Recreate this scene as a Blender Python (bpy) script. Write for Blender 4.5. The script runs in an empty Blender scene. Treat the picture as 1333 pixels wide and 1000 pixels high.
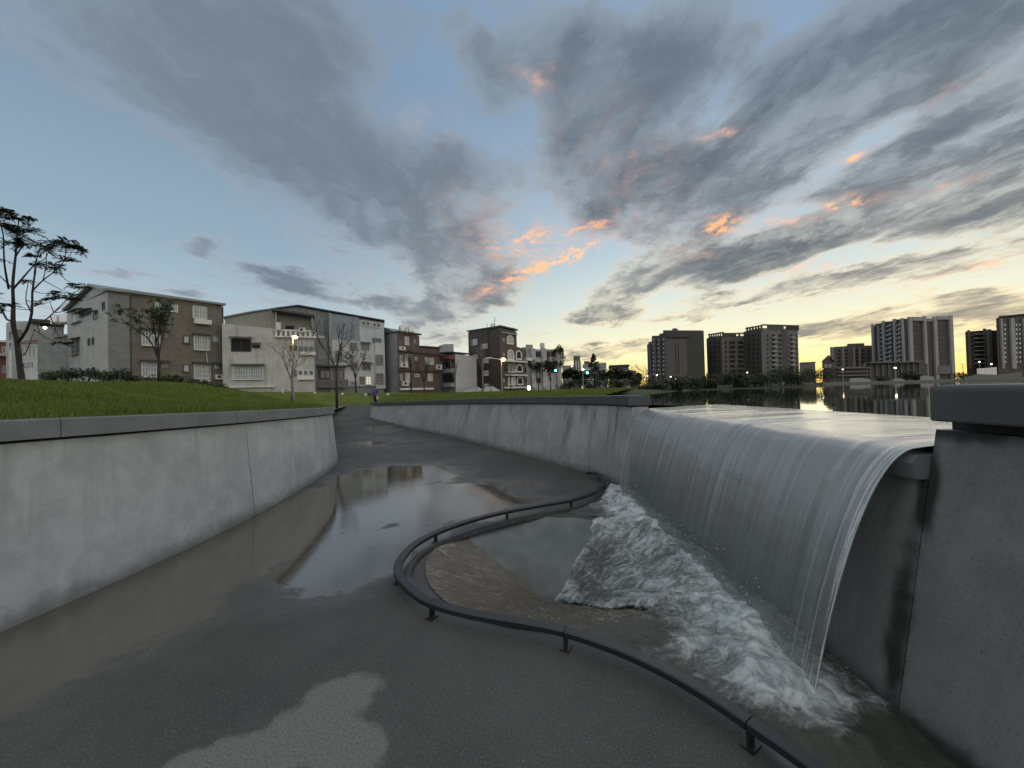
import bpy, bmesh, math, random
from mathutils import Vector, Matrix, noise as mnoise
from mathutils.geometry import delaunay_2d_cdt
random.seed(7)
SC = bpy.context.scene
COL = SC.collection
R = math.radians

# ------------------------------------------------------------------ camera
F, CX, CY, H = 500.0, 666.5, 500.0, 2.0
PITCH, ROLL = math.atan(8 / 500), R(1.5)
_Fw = Vector((0, math.cos(PITCH), math.sin(PITCH)))
_Up = Vector((0, -math.sin(PITCH), math.cos(PITCH)))
_Rt = Vector((1, 0, 0))
cX = _Rt * math.cos(ROLL) - _Up * math.sin(ROLL)
cY = _Up * math.cos(ROLL) + _Rt * math.sin(ROLL)
EYE = Vector((0, 0, H))
cam = bpy.data.cameras.new('camera')
cam.sensor_width = 36.0
cam.lens = 36.0 * F / 1333.0
cam.clip_start, cam.clip_end = 0.05, 6000
cam_o = bpy.data.objects.new('camera', cam)
m = Matrix((cX, cY, -_Fw)).transposed().to_4x4()
m.translation = EYE
cam_o.matrix_world = m
COL.objects.link(cam_o)
SC.camera = cam_o

def ray(px, py):
    return _Fw * F + cX * (px - CX) - cY * (py - CY)
def at(px, py, D):                      # the point seen at a pixel, D metres ahead
    d = ray(px, py); return EYE + d * (D / d.y)
def onz(px, py, z=0.0):                 # the point seen at a pixel, at height z
    d = ray(px, py); return EYE + d * ((z - H) / d.z)

# ------------------------------------------------------------------ node helper
class NT:
    def __init__(s, tree):
        s.t = tree; s.t.nodes.clear()
    def n(s, typ, ins=None, **props):
        nd = s.t.nodes.new(typ)
        for k, v in props.items(): setattr(nd, k, v)
        for k, v in (ins or {}).items():
            if v is None: continue
            sk = nd.inputs[k]
            if isinstance(v, bpy.types.NodeSocket): s.t.links.new(v, sk)
            else: sk.default_value = v
        return nd
    def m(s, op, a, b=None, c=None, clamp=False):
        nd = s.n('ShaderNodeMath', {0: a, 1: b, 2: c}, operation=op); nd.use_clamp = clamp
        return nd.outputs[0]
    def vm(s, op, a, b=None):
        nd = s.n('ShaderNodeVectorMath', {0: a, 1: b}, operation=op)
        return nd.outputs['Value'] if op in ('LENGTH', 'DOT_PRODUCT') else nd.outputs[0]
    def sep(s, v):
        nd = s.n('ShaderNodeSeparateXYZ', {0: v}); return nd.outputs
    def comb(s, x, y, z=0.0):
        return s.n('ShaderNodeCombineXYZ', {0: x, 1: y, 2: z}).outputs[0]
    def mix(s, f, a, b, blend='MIX'):
        nd = s.n('ShaderNodeMix', data_type='RGBA', blend_type=blend)
        for i, v in ((0, f), (6, a), (7, b)):
            if isinstance(v, bpy.types.NodeSocket): s.t.links.new(v, nd.inputs[i])
            else: nd.inputs[i].default_value = v if i == 0 else (tuple(v) + (1,))[:4]
        return nd.outputs[2]
    def lerp(s, f, a, b):
        nd = s.n('ShaderNodeMix', {0: f, 2: a, 3: b}, data_type='FLOAT'); return nd.outputs[0]
    def ss(s, x, a, b):                 # smoothstep
        nd = s.n('ShaderNodeMapRange', {'Value': x, 'From Min': a, 'From Max': b}, interpolation_type='SMOOTHSTEP')
        return nd.outputs[0]
    def noise(s, vec, scale, detail=4, rough=.5, dist=0.0):
        return s.n('ShaderNodeTexNoise', {'Vector': vec, 'Scale': scale, 'Detail': detail, 'Roughness': rough, 'Distortion': dist}).outputs[0]
    def mapping(s, vec, loc=(0, 0, 0), rot=(0, 0, 0), sc=(1, 1, 1), vt='POINT'):
        return s.n('ShaderNodeMapping', {'Vector': vec, 'Location': loc, 'Rotation': rot, 'Scale': sc}, vector_type=vt).outputs[0]
    def blob(s, vec, x, y, sx, sy, rot=0.0, amp=1.0):
        v = s.mapping(vec, (x, y, 0), (0, 0, rot), (sx, sy, 1), 'TEXTURE')
        d2 = s.vm('DOT_PRODUCT', v, v)
        return s.m('MULTIPLY', s.m('POWER', 0.3679, d2), amp)
    def chain(s, a, vec):               # same vector, evaluated after a (keeps the shader small)
        return s.n('ShaderNodeVectorMath', {0: a, 1: (1e-7, 1e-7, 1e-7), 2: vec}, operation='MULTIPLY_ADD').outputs[0]
    def ramp(s, f, stops, interp='LINEAR'):
        nd = s.n('ShaderNodeValToRGB', {0: f}); cr = nd.color_ramp; cr.interpolation = interp
        while len(cr.elements) > 1: cr.elements.remove(cr.elements[-1])
        for i, (p, c) in enumerate(stops):
            e = cr.elements[0] if i == 0 else cr.elements.new(p)
            e.position = p; e.color = (tuple(c) + (1,))[:4]
        return nd.outputs[0]
def lin(r, g, b):
    f = lambda c: (c / 255 / 12.92) if c / 255 <= .04045 else ((c / 255 + .055) / 1.055) ** 2.4
    return (f(r), f(g), f(b))

# ------------------------------------------------------------------ world: dusk sky with broken clouds
SUN_AZ, SUN_EL = R(48), R(3)
SC.view_settings.view_transform = 'Standard'
SC.view_settings.look = 'None'
SC.view_settings.gamma = 1
SC.view_settings.exposure = 0.4
W = bpy.data.worlds.new('World'); SC.world = W; W.use_nodes = True
def build_world():
    t = NT(W.node_tree)
    tc = t.n('ShaderNodeTexCoord').outputs['Generated']
    d = t.vm('NORMALIZE', tc)
    dx, dy, dz = t.sep(d)
    fy = t.m('MAXIMUM', dy, .12)
    u = t.m('DIVIDE', dx, fy); v = t.m('DIVIDE', dz, fy)
    uv = t.comb(u, v)
    front = t.ss(dy, .05, .4)
    el = t.m('MAXIMUM', dz, 0.0)
    # clear-sky colours by elevation, cool side and sunset side
    cool = t.ramp(el, [(0, lin(200, 206, 202)), (.08, lin(184, 197, 200)), (.18, lin(156, 175, 185)), (.30, lin(134, 156, 171)), (.5, lin(117, 138, 158)), (.8, lin(110, 134, 160))])
    warm = t.ramp(el, [(0, lin(252, 206, 92)), (.03, lin(248, 220, 130)), (.06, lin(240, 228, 168)), (.11, lin(228, 224, 188)), (.20, lin(202, 210, 202)), (.32, lin(168, 186, 196)), (.6, lin(126, 148, 174))])
    az = t.n('ShaderNodeMath', {0: dx, 1: dy}, operation='ARCTAN2').outputs[0]
    wf = t.m('MULTIPLY', t.ss(az, -.60, .40), t.m('SUBTRACT', 1.0, t.ss(az, 1.6, 2.6)))
    clear = t.mix(wf, cool, warm)
    # cloud sheet: directions projected on a level plane far overhead
    q = t.m('ADD', el, .085)
    qx = t.m('DIVIDE', dx, q); qy = t.m('DIVIDE', dy, q)
    warp = t.n('ShaderNodeTexNoise', {'Vector': t.comb(qx, qy, 2.0), 'Scale': 1.6, 'Detail': 5.0, 'Roughness': .6}).outputs[1]
    wv = t.n('ShaderNodeVectorMath', {0: t.vm('SUBTRACT', warp, (.5, .5, .5)), 3: .38}, operation='SCALE').outputs[0]
    n1 = t.noise(t.vm('ADD', t.comb(qx, t.m('MULTIPLY', qy, .42)), wv), 1.5, 6, .58, .15)
    n2 = t.noise(t.vm('ADD', t.comb(qx, t.m('MULTIPLY', qy, .6), 3.7), wv), 4.4, 7, .62, .2)
    n3 = t.noise(t.vm('ADD', t.comb(qx, t.m('MULTIPLY', qy, .8), 9.1), wv), 12.0, 6, .65, .2)
    wig = t.n('ShaderNodeVectorMath', {0: t.vm('SUBTRACT', t.n('ShaderNodeTexNoise', {'Vector': t.comb(qx, t.m('MULTIPLY', qy, .6), 5.0), 'Scale': 3.4, 'Detail': 5.0, 'Roughness': .65}).outputs[1], (.5, .5, .5)), 3: .10}, operation='SCALE').outputs[0]
    uvw = t.vm('ADD', uv, wig)
    # masses of the evening: (px, py, half-length px, half-height px, tilt deg, amount)
    B = [(230, 40, 170, 110, -20, .44), (360, 150, 190, 95, -38, .50), (480, 250, 150, 62, -38, .56), (570, 320, 100, 42, -34, .55), (600, 225, 70, 40, -10, .42), (560, 190, 60, 26, -20, .25),
         (612, 375, 58, 22, -8, .58), (590, 400, 70, 14, -6, .4), (262, 322, 44, 13, -2, .50), (330, 352, 50, 8, -14, .36), (375, 368, 50, 11, -12, .46), (450, 390, 40, 7, -14, .36), (495, 398, 26, 11, 4, .42), (535, 414, 34, 11, 0, .45), (150, 352, 40, 10, -8, .3), (240, 376, 34, 8, 0, .28), (590, 440, 50, 10, 2, .34), (300, 268, 50, 10, -4, .2),
         (420, 60, 120, 70, 0, .30), (640, 90, 60, 90, 60, .30), (745, 50, 70, 60, 20, .34), (800, 130, 95, 80, 38, .54), (880, 60, 110, 60, 10, .36), (760, 190, 70, 34, 20, .30),
         (890, 248, 150, 40, 2, .66), (830, 285, 70, 30, 0, .42), (1100, 120, 230, 92, 30, .60), (1290, 40, 150, 90, 20, .55), (1000, 185, 90, 34, 28, .5), (1240, 110, 130, 60, 30, .2),
         (1180, 235, 150, 36, 20, .62), (1310, 185, 80, 44, 30, .6), (1150, 290, 160, 24, 6, .56), (1000, 320, 150, 20, 6, .50), (1290, 265, 90, 40, 6, .62), (900, 300, 60, 14, 6, .4),
         (810, 375, 85, 20, 24, .58), (870, 345, 60, 20, 14, .40), (785, 410, 50, 10, 3, .55), (1080, 365, 90, 12, 6, .55), (980, 345, 70, 15, 14, .5), (945, 394, 50, 8, 2, .52), (1290, 328, 110, 13, 9, .56), (1135, 422, 70, 12, 8, .60), (1050, 430, 80, 8, 2, .50), (1280, 408, 110, 14, 2, .60), (1260, 388, 60, 8, -4, .46), (800, 455, 80, 7, 4, .52), (760, 467, 60, 4, 2, .35), (880, 412, 60, 5, 2, .34), (980, 432, 40, 5, 4, .34),
         (80, 220, 150, 110, 0, -.30), (250, 265, 150, 50, -30, -.34), (100, 330, 120, 40, 0, -.1), (560, 120, 50, 46, 60, -.42), (705, 265, 34, 60, 0, -.30), (690, 150, 30, 40, 20, -.3), (1120, 195, 160, 14, 30, -.42), (930, 150, 30, 60, -35, -.36), (1000, 285, 120, 9, 14, -.32), (930, 440, 140, 14, 0, -.2), (1000, 400, 80, 6, 0, -.2), (1180, 330, 90, 9, 4, -.3), (700, 400, 60, 30, 0, -.3)]
    dens = None
    for px, py, sx, sy, a, amp in B:
        dr = ray(px, py); uu, vv = dr.x / dr.y, dr.z / dr.y
        src = uvw if dens is None else t.chain(dens, uvw)
        if amp > 0 and sy < 16: amp *= 1.45; sy *= 1.15
        b = t.blob(src, uu, vv, sx / F, sy / F, R(a) + ROLL, amp)
        dens = b if dens is None else t.m('ADD', dens, b)
    dens = t.m('MULTIPLY', t.m('MINIMUM', dens, .54), front)
    gen = t.m('ADD', t.m('MULTIPLY', t.m('SUBTRACT', 1.0, front), .3), t.m('MULTIPLY', t.ss(el, .12, .42), .11))
    raw = t.m('ADD', t.m('ADD', dens, gen), t.m('ADD', t.m('MULTIPLY', t.m('SUBTRACT', n1, .5), 1.3), t.m('ADD', t.m('MULTIPLY', t.m('SUBTRACT', n2, .5), 1.4), t.m('MULTIPLY', t.m('SUBTRACT', n3, .5), .45))))
    cov = t.ss(raw, .02, .34)
    core = t.ss(raw, .20, .84)
    # cloud shade: pale at thin edges (warmer towards the sunset), slate in the depth
    edge = t.mix(wf, t.ramp(el, [(0, lin(184, 188, 190)), (.25, lin(146, 160, 172)), (.45, lin(128, 143, 158)), (.7, lin(120, 134, 150))]), t.ramp(el, [(0, lin(240, 214, 150)), (.2, lin(216, 212, 192)), (.36, lin(168, 175, 181)), (.55, lin(130, 143, 156))]))
    deep = t.mix(wf, t.ramp(el, [(0, lin(130, 138, 146)), (.25, lin(102, 113, 125)), (.55, lin(104, 115, 126))]), t.ramp(el, [(0, lin(140, 138, 128)), (.10, lin(108, 112, 114)), (.25, lin(86, 95, 104)), (.6, lin(84, 96, 108))]))
    tex = t.m('ADD', t.m('MULTIPLY', n2, .6), t.m('MULTIPLY', n3, .4))
    cl = t.mix(core, edge, deep)
    cl = t.mix(t.m('MULTIPLY', t.ss(tex, .44, .68), .26), cl, edge)
    cl = t.mix(t.m('MULTIPLY', t.m('SUBTRACT', 1.0, t.ss(tex, .34, .5)), .25), cl, t.mix(.8, cl, deep))
    # fired edges: orange and salmon streaks
    O = [(700, 352, 80, 9, 20, 1.5), (745, 333, 40, 9, 22, 1.2), (690, 318, 60, 22, 10, .75), (1068, 272, 64, 9, 12, 1.6), (940, 291, 30, 9, 4, 1.4), (1105, 208, 22, 5, 12, 1.2), (935, 178, 26, 5, 10, 1.1), (1235, 240, 40, 7, 10, .8), (690, 100, 26, 10, -30, .6), (700, 112, 8, 10, 0, .45), (722, 85, 14, 10, 0, .4), (1270, 350, 80, 5, 8, .9), (1060, 345, 60, 5, 10, .85), (780, 175, 60, 60, 0, .15), (840, 245, 60, 60, 0, .14), (640, 305, 70, 36, 0, .26), (560, 165, 60, 26, -15, .16), (1270, 105, 60, 14, 25, .45), (770, 290, 60, 10, 6, .7), (900, 330, 30, 12, 0, .5), (610, 260, 50, 24, 0, .14), (800, 205, 60, 8, 0, .35)]
    fire = None; uvw = t.chain(cov, uvw)
    for px, py, sx, sy, a, amp in O:
        dr = ray(px, py)
        src = uvw if fire is None else t.chain(fire, uvw)
        b = t.blob(src, dr.x / dr.y, dr.z / dr.y, sx / F, sy / F, R(a) + ROLL, amp)
        fire = b if fire is None else t.m('ADD', fire, b)
    fire = t.m('MULTIPLY', t.m('MULTIPLY', fire, front), t.ss(t.m('ADD', t.m('MULTIPLY', n3, .6), t.m('MULTIPLY', n2, .4)), .42, .60), clamp=True)
    sky = t.mix(cov, clear, cl)
    sky = t.mix(t.m('MULTIPLY', fire, .75), sky, t.mix(t.ss(fire, .2, .9), lin(224, 178, 160), lin(255, 190, 132)))
    # unseen sky overhead and behind the viewer, brightened to add fill light
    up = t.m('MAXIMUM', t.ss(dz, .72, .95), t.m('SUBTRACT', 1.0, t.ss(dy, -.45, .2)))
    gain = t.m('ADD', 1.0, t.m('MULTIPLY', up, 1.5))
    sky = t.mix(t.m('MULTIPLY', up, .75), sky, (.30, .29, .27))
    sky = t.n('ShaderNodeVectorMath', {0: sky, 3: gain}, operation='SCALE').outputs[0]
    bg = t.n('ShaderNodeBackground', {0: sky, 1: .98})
    ns = t.n('ShaderNodeTexSky', sky_type='NISHITA')
    ns.sun_disc = False; ns.sun_elevation = SUN_EL; ns.sun_rotation = SUN_AZ
    bg2 = t.n('ShaderNodeBackground', {0: ns.outputs[0], 1: .0012})
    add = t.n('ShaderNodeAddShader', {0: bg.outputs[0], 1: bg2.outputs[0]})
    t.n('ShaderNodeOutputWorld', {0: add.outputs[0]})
    W.cycles.sampling_method = 'MANUAL'; W.cycles.sample_map_resolution = 512
build_world()
sun = bpy.data.lights.new('sun', 'SUN'); sun.energy = .4; sun.angle = R(60); sun.color = (1, .93, .84)
sun_o = bpy.data.objects.new('sun', sun)
SD_EL = R(30)
sd = Vector((math.sin(SUN_AZ) * math.cos(SD_EL), math.cos(SUN_AZ) * math.cos(SD_EL), math.sin(SD_EL)))
sun_o.rotation_euler = sd.to_track_quat('Z', 'Y').to_euler()
COL.objects.link(sun_o)

# ------------------------------------------------------------------ mesh helpers
class MB:
    def __init__(s): s.v, s.f, s.uv = [], [], None
    def add(s, vs, fs):
        o = len(s.v); s.v += [tuple(p) for p in vs]; s.f += [tuple(i + o for i in f) for f in fs]; return s
    def hexa(s, p):                     # 8 points: bottom ring 0-3, top ring 4-7
        return s.add(p, [(3, 2, 1, 0), (4, 5, 6, 7), (0, 1, 5, 4), (1, 2, 6, 5), (2, 3, 7, 6), (3, 0, 4, 7)])
    def box(s, c, sz, rz=0.0):
        c = Vector(c); ca, sa = math.cos(rz), math.sin(rz); P = []
        for z in (-.5, .5):
            for x, y in ((-.5, -.5), (.5, -.5), (.5, .5), (-.5, .5)):
                X, Y = x * sz[0], y * sz[1]
                P.append((c.x + X * ca - Y * sa, c.y + X * sa + Y * ca, c.z + z * sz[2]))
        return s.hexa(P)
    def prism(s, poly, z0, z1):
        n = len(poly); ar = sum(poly[i][0] * poly[(i + 1) % n][1] - poly[(i + 1) % n][0] * poly[i][1] for i in range(n))
        if ar < 0: poly = poly[::-1]
        vs = [(x, y, z0) for x, y in poly] + [(x, y, z1) for x, y in poly]
        return s.add(vs, [tuple(range(n - 1, -1, -1)), tuple(range(n, 2 * n))] + [(i, (i + 1) % n, n + (i + 1) % n, n + i) for i in range(n)])
    def tube(s, pts, rad, n=6, cap=True):
        pts = [Vector(p) for p in pts]; o = len(s.v); k = len(pts)
        if not isinstance(rad, (list, tuple)): rad = [rad] * k
        ref = Vector((.31, .17, .93))
        for i, p in enumerate(pts):
            tg = (pts[min(i + 1, k - 1)] - pts[max(i - 1, 0)]).normalized()
            a = tg.cross(ref)
            if a.length < 1e-3: a = tg.cross(Vector((1, 0, 0)))
            a.normalize(); b = tg.cross(a)
            for j in range(n):
                th = 2 * math.pi * j / n
                s.v.append(tuple(p + (a * math.cos(th) + b * math.sin(th)) * rad[i]))
        for i in range(k - 1):
            for j in range(n):
                s.f.append((o + i * n + j, o + i * n + (j + 1) % n, o + (i + 1) * n + (j + 1) % n, o + (i + 1) * n + j))
        if cap:
            s.f.append(tuple(o + j for j in range(n))[::-1]); s.f.append(tuple(o + (k - 1) * n + j for j in range(n)))
        return s
    def lathe(s, c, prof, n=16):
        o = len(s.v)
        for r, z in prof:
            for j in range(n):
                th = 2 * math.pi * j / n
                s.v.append((c[0] + r * math.cos(th), c[1] + r * math.sin(th), c[2] + z))
        for i in range(len(prof) - 1):
            for j in range(n):
                s.f.append((o + i * n + j, o + i * n + (j + 1) % n, o + (i + 1) * n + (j + 1) % n, o + (i + 1) * n + j))
        s.f.append(tuple(o + j for j in range(n))[::-1]); s.f.append(tuple(o + (len(prof) - 1) * n + j for j in range(n)))
        return s
    def ball(s, c, r, n=8, k=5, sq=(1, 1, 1)):
        o = len(s.v); c = Vector(c)
        for i in range(1, k):
            ph = math.pi * i / k
            for j in range(n):
                th = 2 * math.pi * j / n
                s.v.append((c.x + r * sq[0] * math.sin(ph) * math.cos(th), c.y + r * sq[1] * math.sin(ph) * math.sin(th), c.z + r * sq[2] * math.cos(ph)))
        a = len(s.v); s.v += [(c.x, c.y, c.z + r * sq[2]), (c.x, c.y, c.z - r * sq[2])]
        for i in range(k - 2):
            for j in range(n):
                s.f.append((o + i * n + j, o + (i + 1) * n + j, o + (i + 1) * n + (j + 1) % n, o + i * n + (j + 1) % n))
        for j in range(n):
            s.f.append((a, o + j, o + (j + 1) % n)); s.f.append((a + 1, o + (k - 2) * n + (j + 1) % n, o + (k - 2) * n + j))
        return s
    def sweep(s, pts, sec, closed_ends=True):   # sec(i) -> ring of 3-D points
        o = len(s.v); rings = [sec(i) for i in range(len(pts))]; n = len(rings[0])
        for r in rings: s.v += [tuple(p) for p in r]
        for i in range(len(pts) - 1):
            for j in range(n):
                s.f.append((o + i * n + j, o + (i + 1) * n + j, o + (i + 1) * n + (j + 1) % n, o + i * n + (j + 1) % n))
        if closed_ends:
            s.f.append(tuple(o + j for j in range(n))); s.f.append(tuple(o + (len(pts) - 1) * n + j for j in range(n))[::-1])
        return s
    def build(s, name, mat, parent=None, smooth=False, bevel=0.0, fix=True):
        me = bpy.data.meshes.new(name)
        off = wloc(parent) if parent is not None else Vector((0, 0, 0))
        me.from_pydata([(a - off.x, b - off.y, c - off.z) for a, b, c in s.v], [], s.f)
        if fix and len(s.f) < 30000:
            bm = bmesh.new(); bm.from_mesh(me); bmesh.ops.recalc_face_normals(bm, faces=bm.faces); bm.to_mesh(me); bm.free()
        me.materials.append(mat)
        if smooth: me.polygons.foreach_set('use_smooth', [True] * len(me.polygons))
        o = bpy.data.objects.new(name, me); COL.objects.link(o)
        if parent is not None: o.parent = parent
        if bevel:
            b = o.modifiers.new('bevel', 'BEVEL'); b.width = bevel; b.segments = 2; b.limit_method = 'ANGLE'
        return o
def wloc(o):
    v = Vector((0, 0, 0))
    while o is not None: v += o.location; o = o.parent
    return v
def tag(o, label=None, cat=None, group=None, kind=None):
    for k, x in (('label', label), ('category', cat), ('group', group), ('kind', kind)):
        if x: o[k] = x
    return o
def thing(name, loc, label, cat, group=None):
    o = bpy.data.objects.new(name, None); o.empty_display_size = .3; COL.objects.link(o)
    o.location = loc; return tag(o, label, cat, group)
def spline(P, step=.25):
    P = [Vector(p) for p in P]; out = []
    for i in range(len(P) - 1):
        a, b = P[i], P[i + 1]; p0 = P[i - 1] if i else a * 2 - b; p3 = P[i + 2] if i + 2 < len(P) else b * 2 - a
        n = max(1, int((b - a).length / step))
        for k in range(n):
            t = k / n
            out.append(.5 * ((2 * a) + (b - p0) * t + (2 * p0 - 5 * a + 4 * b - p3) * t * t + (3 * a - p0 - 3 * b + p3) * t ** 3))
    out.append(P[-1]); return out
def sstep(x, a, b):
    t = min(1, max(0, (x - a) / (b - a))); return t * t * (3 - 2 * t)
def interp(x, T):
    if x <= T[0][0]: return T[0][1]
    for (a, va), (b, vb) in zip(T, T[1:]):
        if x <= b: return va + (vb - va) * (x - a) / (b - a)
    return T[-1][1]

# ------------------------------------------------------------------ materials
def mat(name):
    mt = bpy.data.materials.new(name); mt.use_nodes = True
    return mt, NT(mt.node_tree)
def finish(t, bsdf):
    t.n('ShaderNodeOutputMaterial', {0: bsdf})
def surf(name, col, rough=.7, var=.18, scale=1.5, streak=0.0, fine=30, bump=.15, spec=.4, metal=0.0, tile=None, rib=None, grime=None):
    mt, t = mat(name)
    pos = t.n('ShaderNodeNewGeometry').outputs['Position']
    n = t.noise(pos, scale, 6, .6); f = t.noise(pos, fine, 3, .6)
    c = t.mix(t.m('MULTIPLY', t.ss(n, .3, .7), 1.0), tuple(x * (1 - var) for x in col), tuple(min(1, x * (1 + var)) for x in col))
    c = t.mix(t.m('MULTIPLY', t.ss(f, .35, .75), .35), c, tuple(x * .7 for x in col))
    if streak:
        sv = t.mapping(pos, sc=(2.2, 2.2, .16)); sn = t.noise(sv, 1.6, 5, .6)
        c = t.mix(t.m('MULTIPLY', t.ss(sn, .5, .78), streak), c, grime or tuple(x * .4 for x in col))
    h = f
    if tile:
        x, y, z = t.sep(pos); w = t.m('ADD', t.m('MULTIPLY', x, .8), t.m('MULTIPLY', y, .6))
        br = t.n('ShaderNodeTexBrick', {'Vector': t.comb(w, z), 'Scale': 1.0, 'Mortar Size': .012, 'Brick Width': tile[0], 'Row Height': tile[1], 'Color1': (1, 1, 1, 1), 'Color2': (.82, .82, .82, 1), 'Mortar': (.45, .45, .45, 1)})
        c = t.mix(.8, c, br.outputs[0], 'MULTIPLY')
    if rib:
        x, y, z = t.sep(pos); w = t.m('ADD', t.m('MULTIPLY', x, .8), t.m('MULTIPLY', y, .6))
        wv = t.m('SINE', t.m('MULTIPLY', w, 6.2832 / rib))
        h = wv
    bp = t.n('ShaderNodeBump', {'Strength': bump, 'Distance': .02, 'Height': h})
    p = t.n('ShaderNodeBsdfPrincipled', {'Base Color': c, 'Roughness': rough, 'Metallic': metal, 'Specular IOR Level': spec, 'Normal': bp.outputs[0]})
    finish(t, p.outputs[0]); return mt
def emis(name, col, st):
    mt, t = mat(name); e = t.n('ShaderNodeEmission', {0: tuple(col) + (1,), 1: st}); finish(t, e.outputs[0]); return mt

def wall_mat(name, col, dark, wet=0.0, speck=.3, streak=.4, rough=.75, stains=()):
    mt, t = mat(name)
    pos = t.n('ShaderNodeNewGeometry').outputs['Position']
    x, y, z = t.sep(pos)
    big = t.noise(pos, .9, 6, .62, .4); med = t.noise(pos, 4.0, 6, .65, .3); fine = t.noise(pos, 60, 4, .7)
    grain = t.noise(pos, 140, 2, .6)
    c = t.mix(t.ss(big, .32, .68), tuple(v * .80 for v in col), tuple(v * 1.12 for v in col))
    c = t.mix(t.m('MULTIPLY', t.ss(med, .40, .72), .42), c, tuple(v * .64 for v in col))
    sv = t.comb(t.m('ADD', t.m('MULTIPLY', x, 3.2), t.m('MULTIPLY', y, 3.2)), t.m('MULTIPLY', z, .25), 0.0)
    sn = t.noise(sv, 1.7, 6, .65, .2)
    top = t.ss(z, .2, 1.7)
    c = t.mix(t.m('MULTIPLY', t.m('MULTIPLY', t.ss(sn, .50, .70), t.m('ADD', t.m('MULTIPLY', top, .6), .4)), streak), c, dark)
    # pale lime runs
    sn2 = t.noise(t.comb(t.m('ADD', t.m('MULTIPLY', x, 2.0), t.m('MULTIPLY', y, 2.0)), t.m('MULTIPLY', z, .3), 7.0), 1.9, 6, .6)
    c = t.mix(t.m('MULTIPLY', t.ss(sn2, .58, .75), .35), c, tuple(min(.8, v * 1.5) for v in col))
    # damp foot
    damp = t.m('SUBTRACT', 1.0, t.ss(t.m('ADD', z, t.m('MULTIPLY', med, -.25)), -.16, .12))
    c = t.mix(t.m('MULTIPLY', damp, .8), c, tuple(v * .25 for v in col))
    c = t.mix(t.m('MULTIPLY', t.ss(fine, .52, .7), speck), c, tuple(v * .4 for v in col))
    c = t.mix(t.m('MULTIPLY', t.ss(grain, .6, .72), speck * .6), c, tuple(min(.9, v * 1.7) for v in col))
    for (sy_, sz_, ry, rz, am_) in stains:     # black algae where the water splashes
        b = t.blob(t.comb(y, z), sy_, sz_, ry, rz, 0, am_)
        c = t.mix(t.ss(t.m('ADD', b, t.m('MULTIPLY', t.m('SUBTRACT', med, .5), .9)), .22, .75), c, (.022, .023, .020))
    bp = t.n('ShaderNodeBump', {'Strength': .25, 'Distance': .012, 'Height': t.m('ADD', t.m('MULTIPLY', med, .8), t.m('MULTIPLY', fine, .3))})
    ro = t.lerp(t.ss(sn, .45, .7), rough, rough - wet)
    p = t.n('ShaderNodeBsdfPrincipled', {'Base Color': c, 'Roughness': ro, 'Specular IOR Level': .45, 'Normal': bp.outputs[0]})
    finish(t, p.outputs[0]); return mt
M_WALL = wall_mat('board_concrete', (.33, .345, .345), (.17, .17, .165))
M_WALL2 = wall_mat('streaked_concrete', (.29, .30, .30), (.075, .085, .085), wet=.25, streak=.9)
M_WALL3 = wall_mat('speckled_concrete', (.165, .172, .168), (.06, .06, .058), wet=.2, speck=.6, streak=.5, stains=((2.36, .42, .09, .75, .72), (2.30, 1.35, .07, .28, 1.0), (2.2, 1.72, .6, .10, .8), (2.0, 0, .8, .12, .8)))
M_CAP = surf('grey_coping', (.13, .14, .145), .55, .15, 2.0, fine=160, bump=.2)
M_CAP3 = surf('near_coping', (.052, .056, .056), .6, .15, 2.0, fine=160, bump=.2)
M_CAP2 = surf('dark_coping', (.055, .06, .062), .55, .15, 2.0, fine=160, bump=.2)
M_GAP = surf('shadow_joint', (.03, .03, .03), .9)

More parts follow.
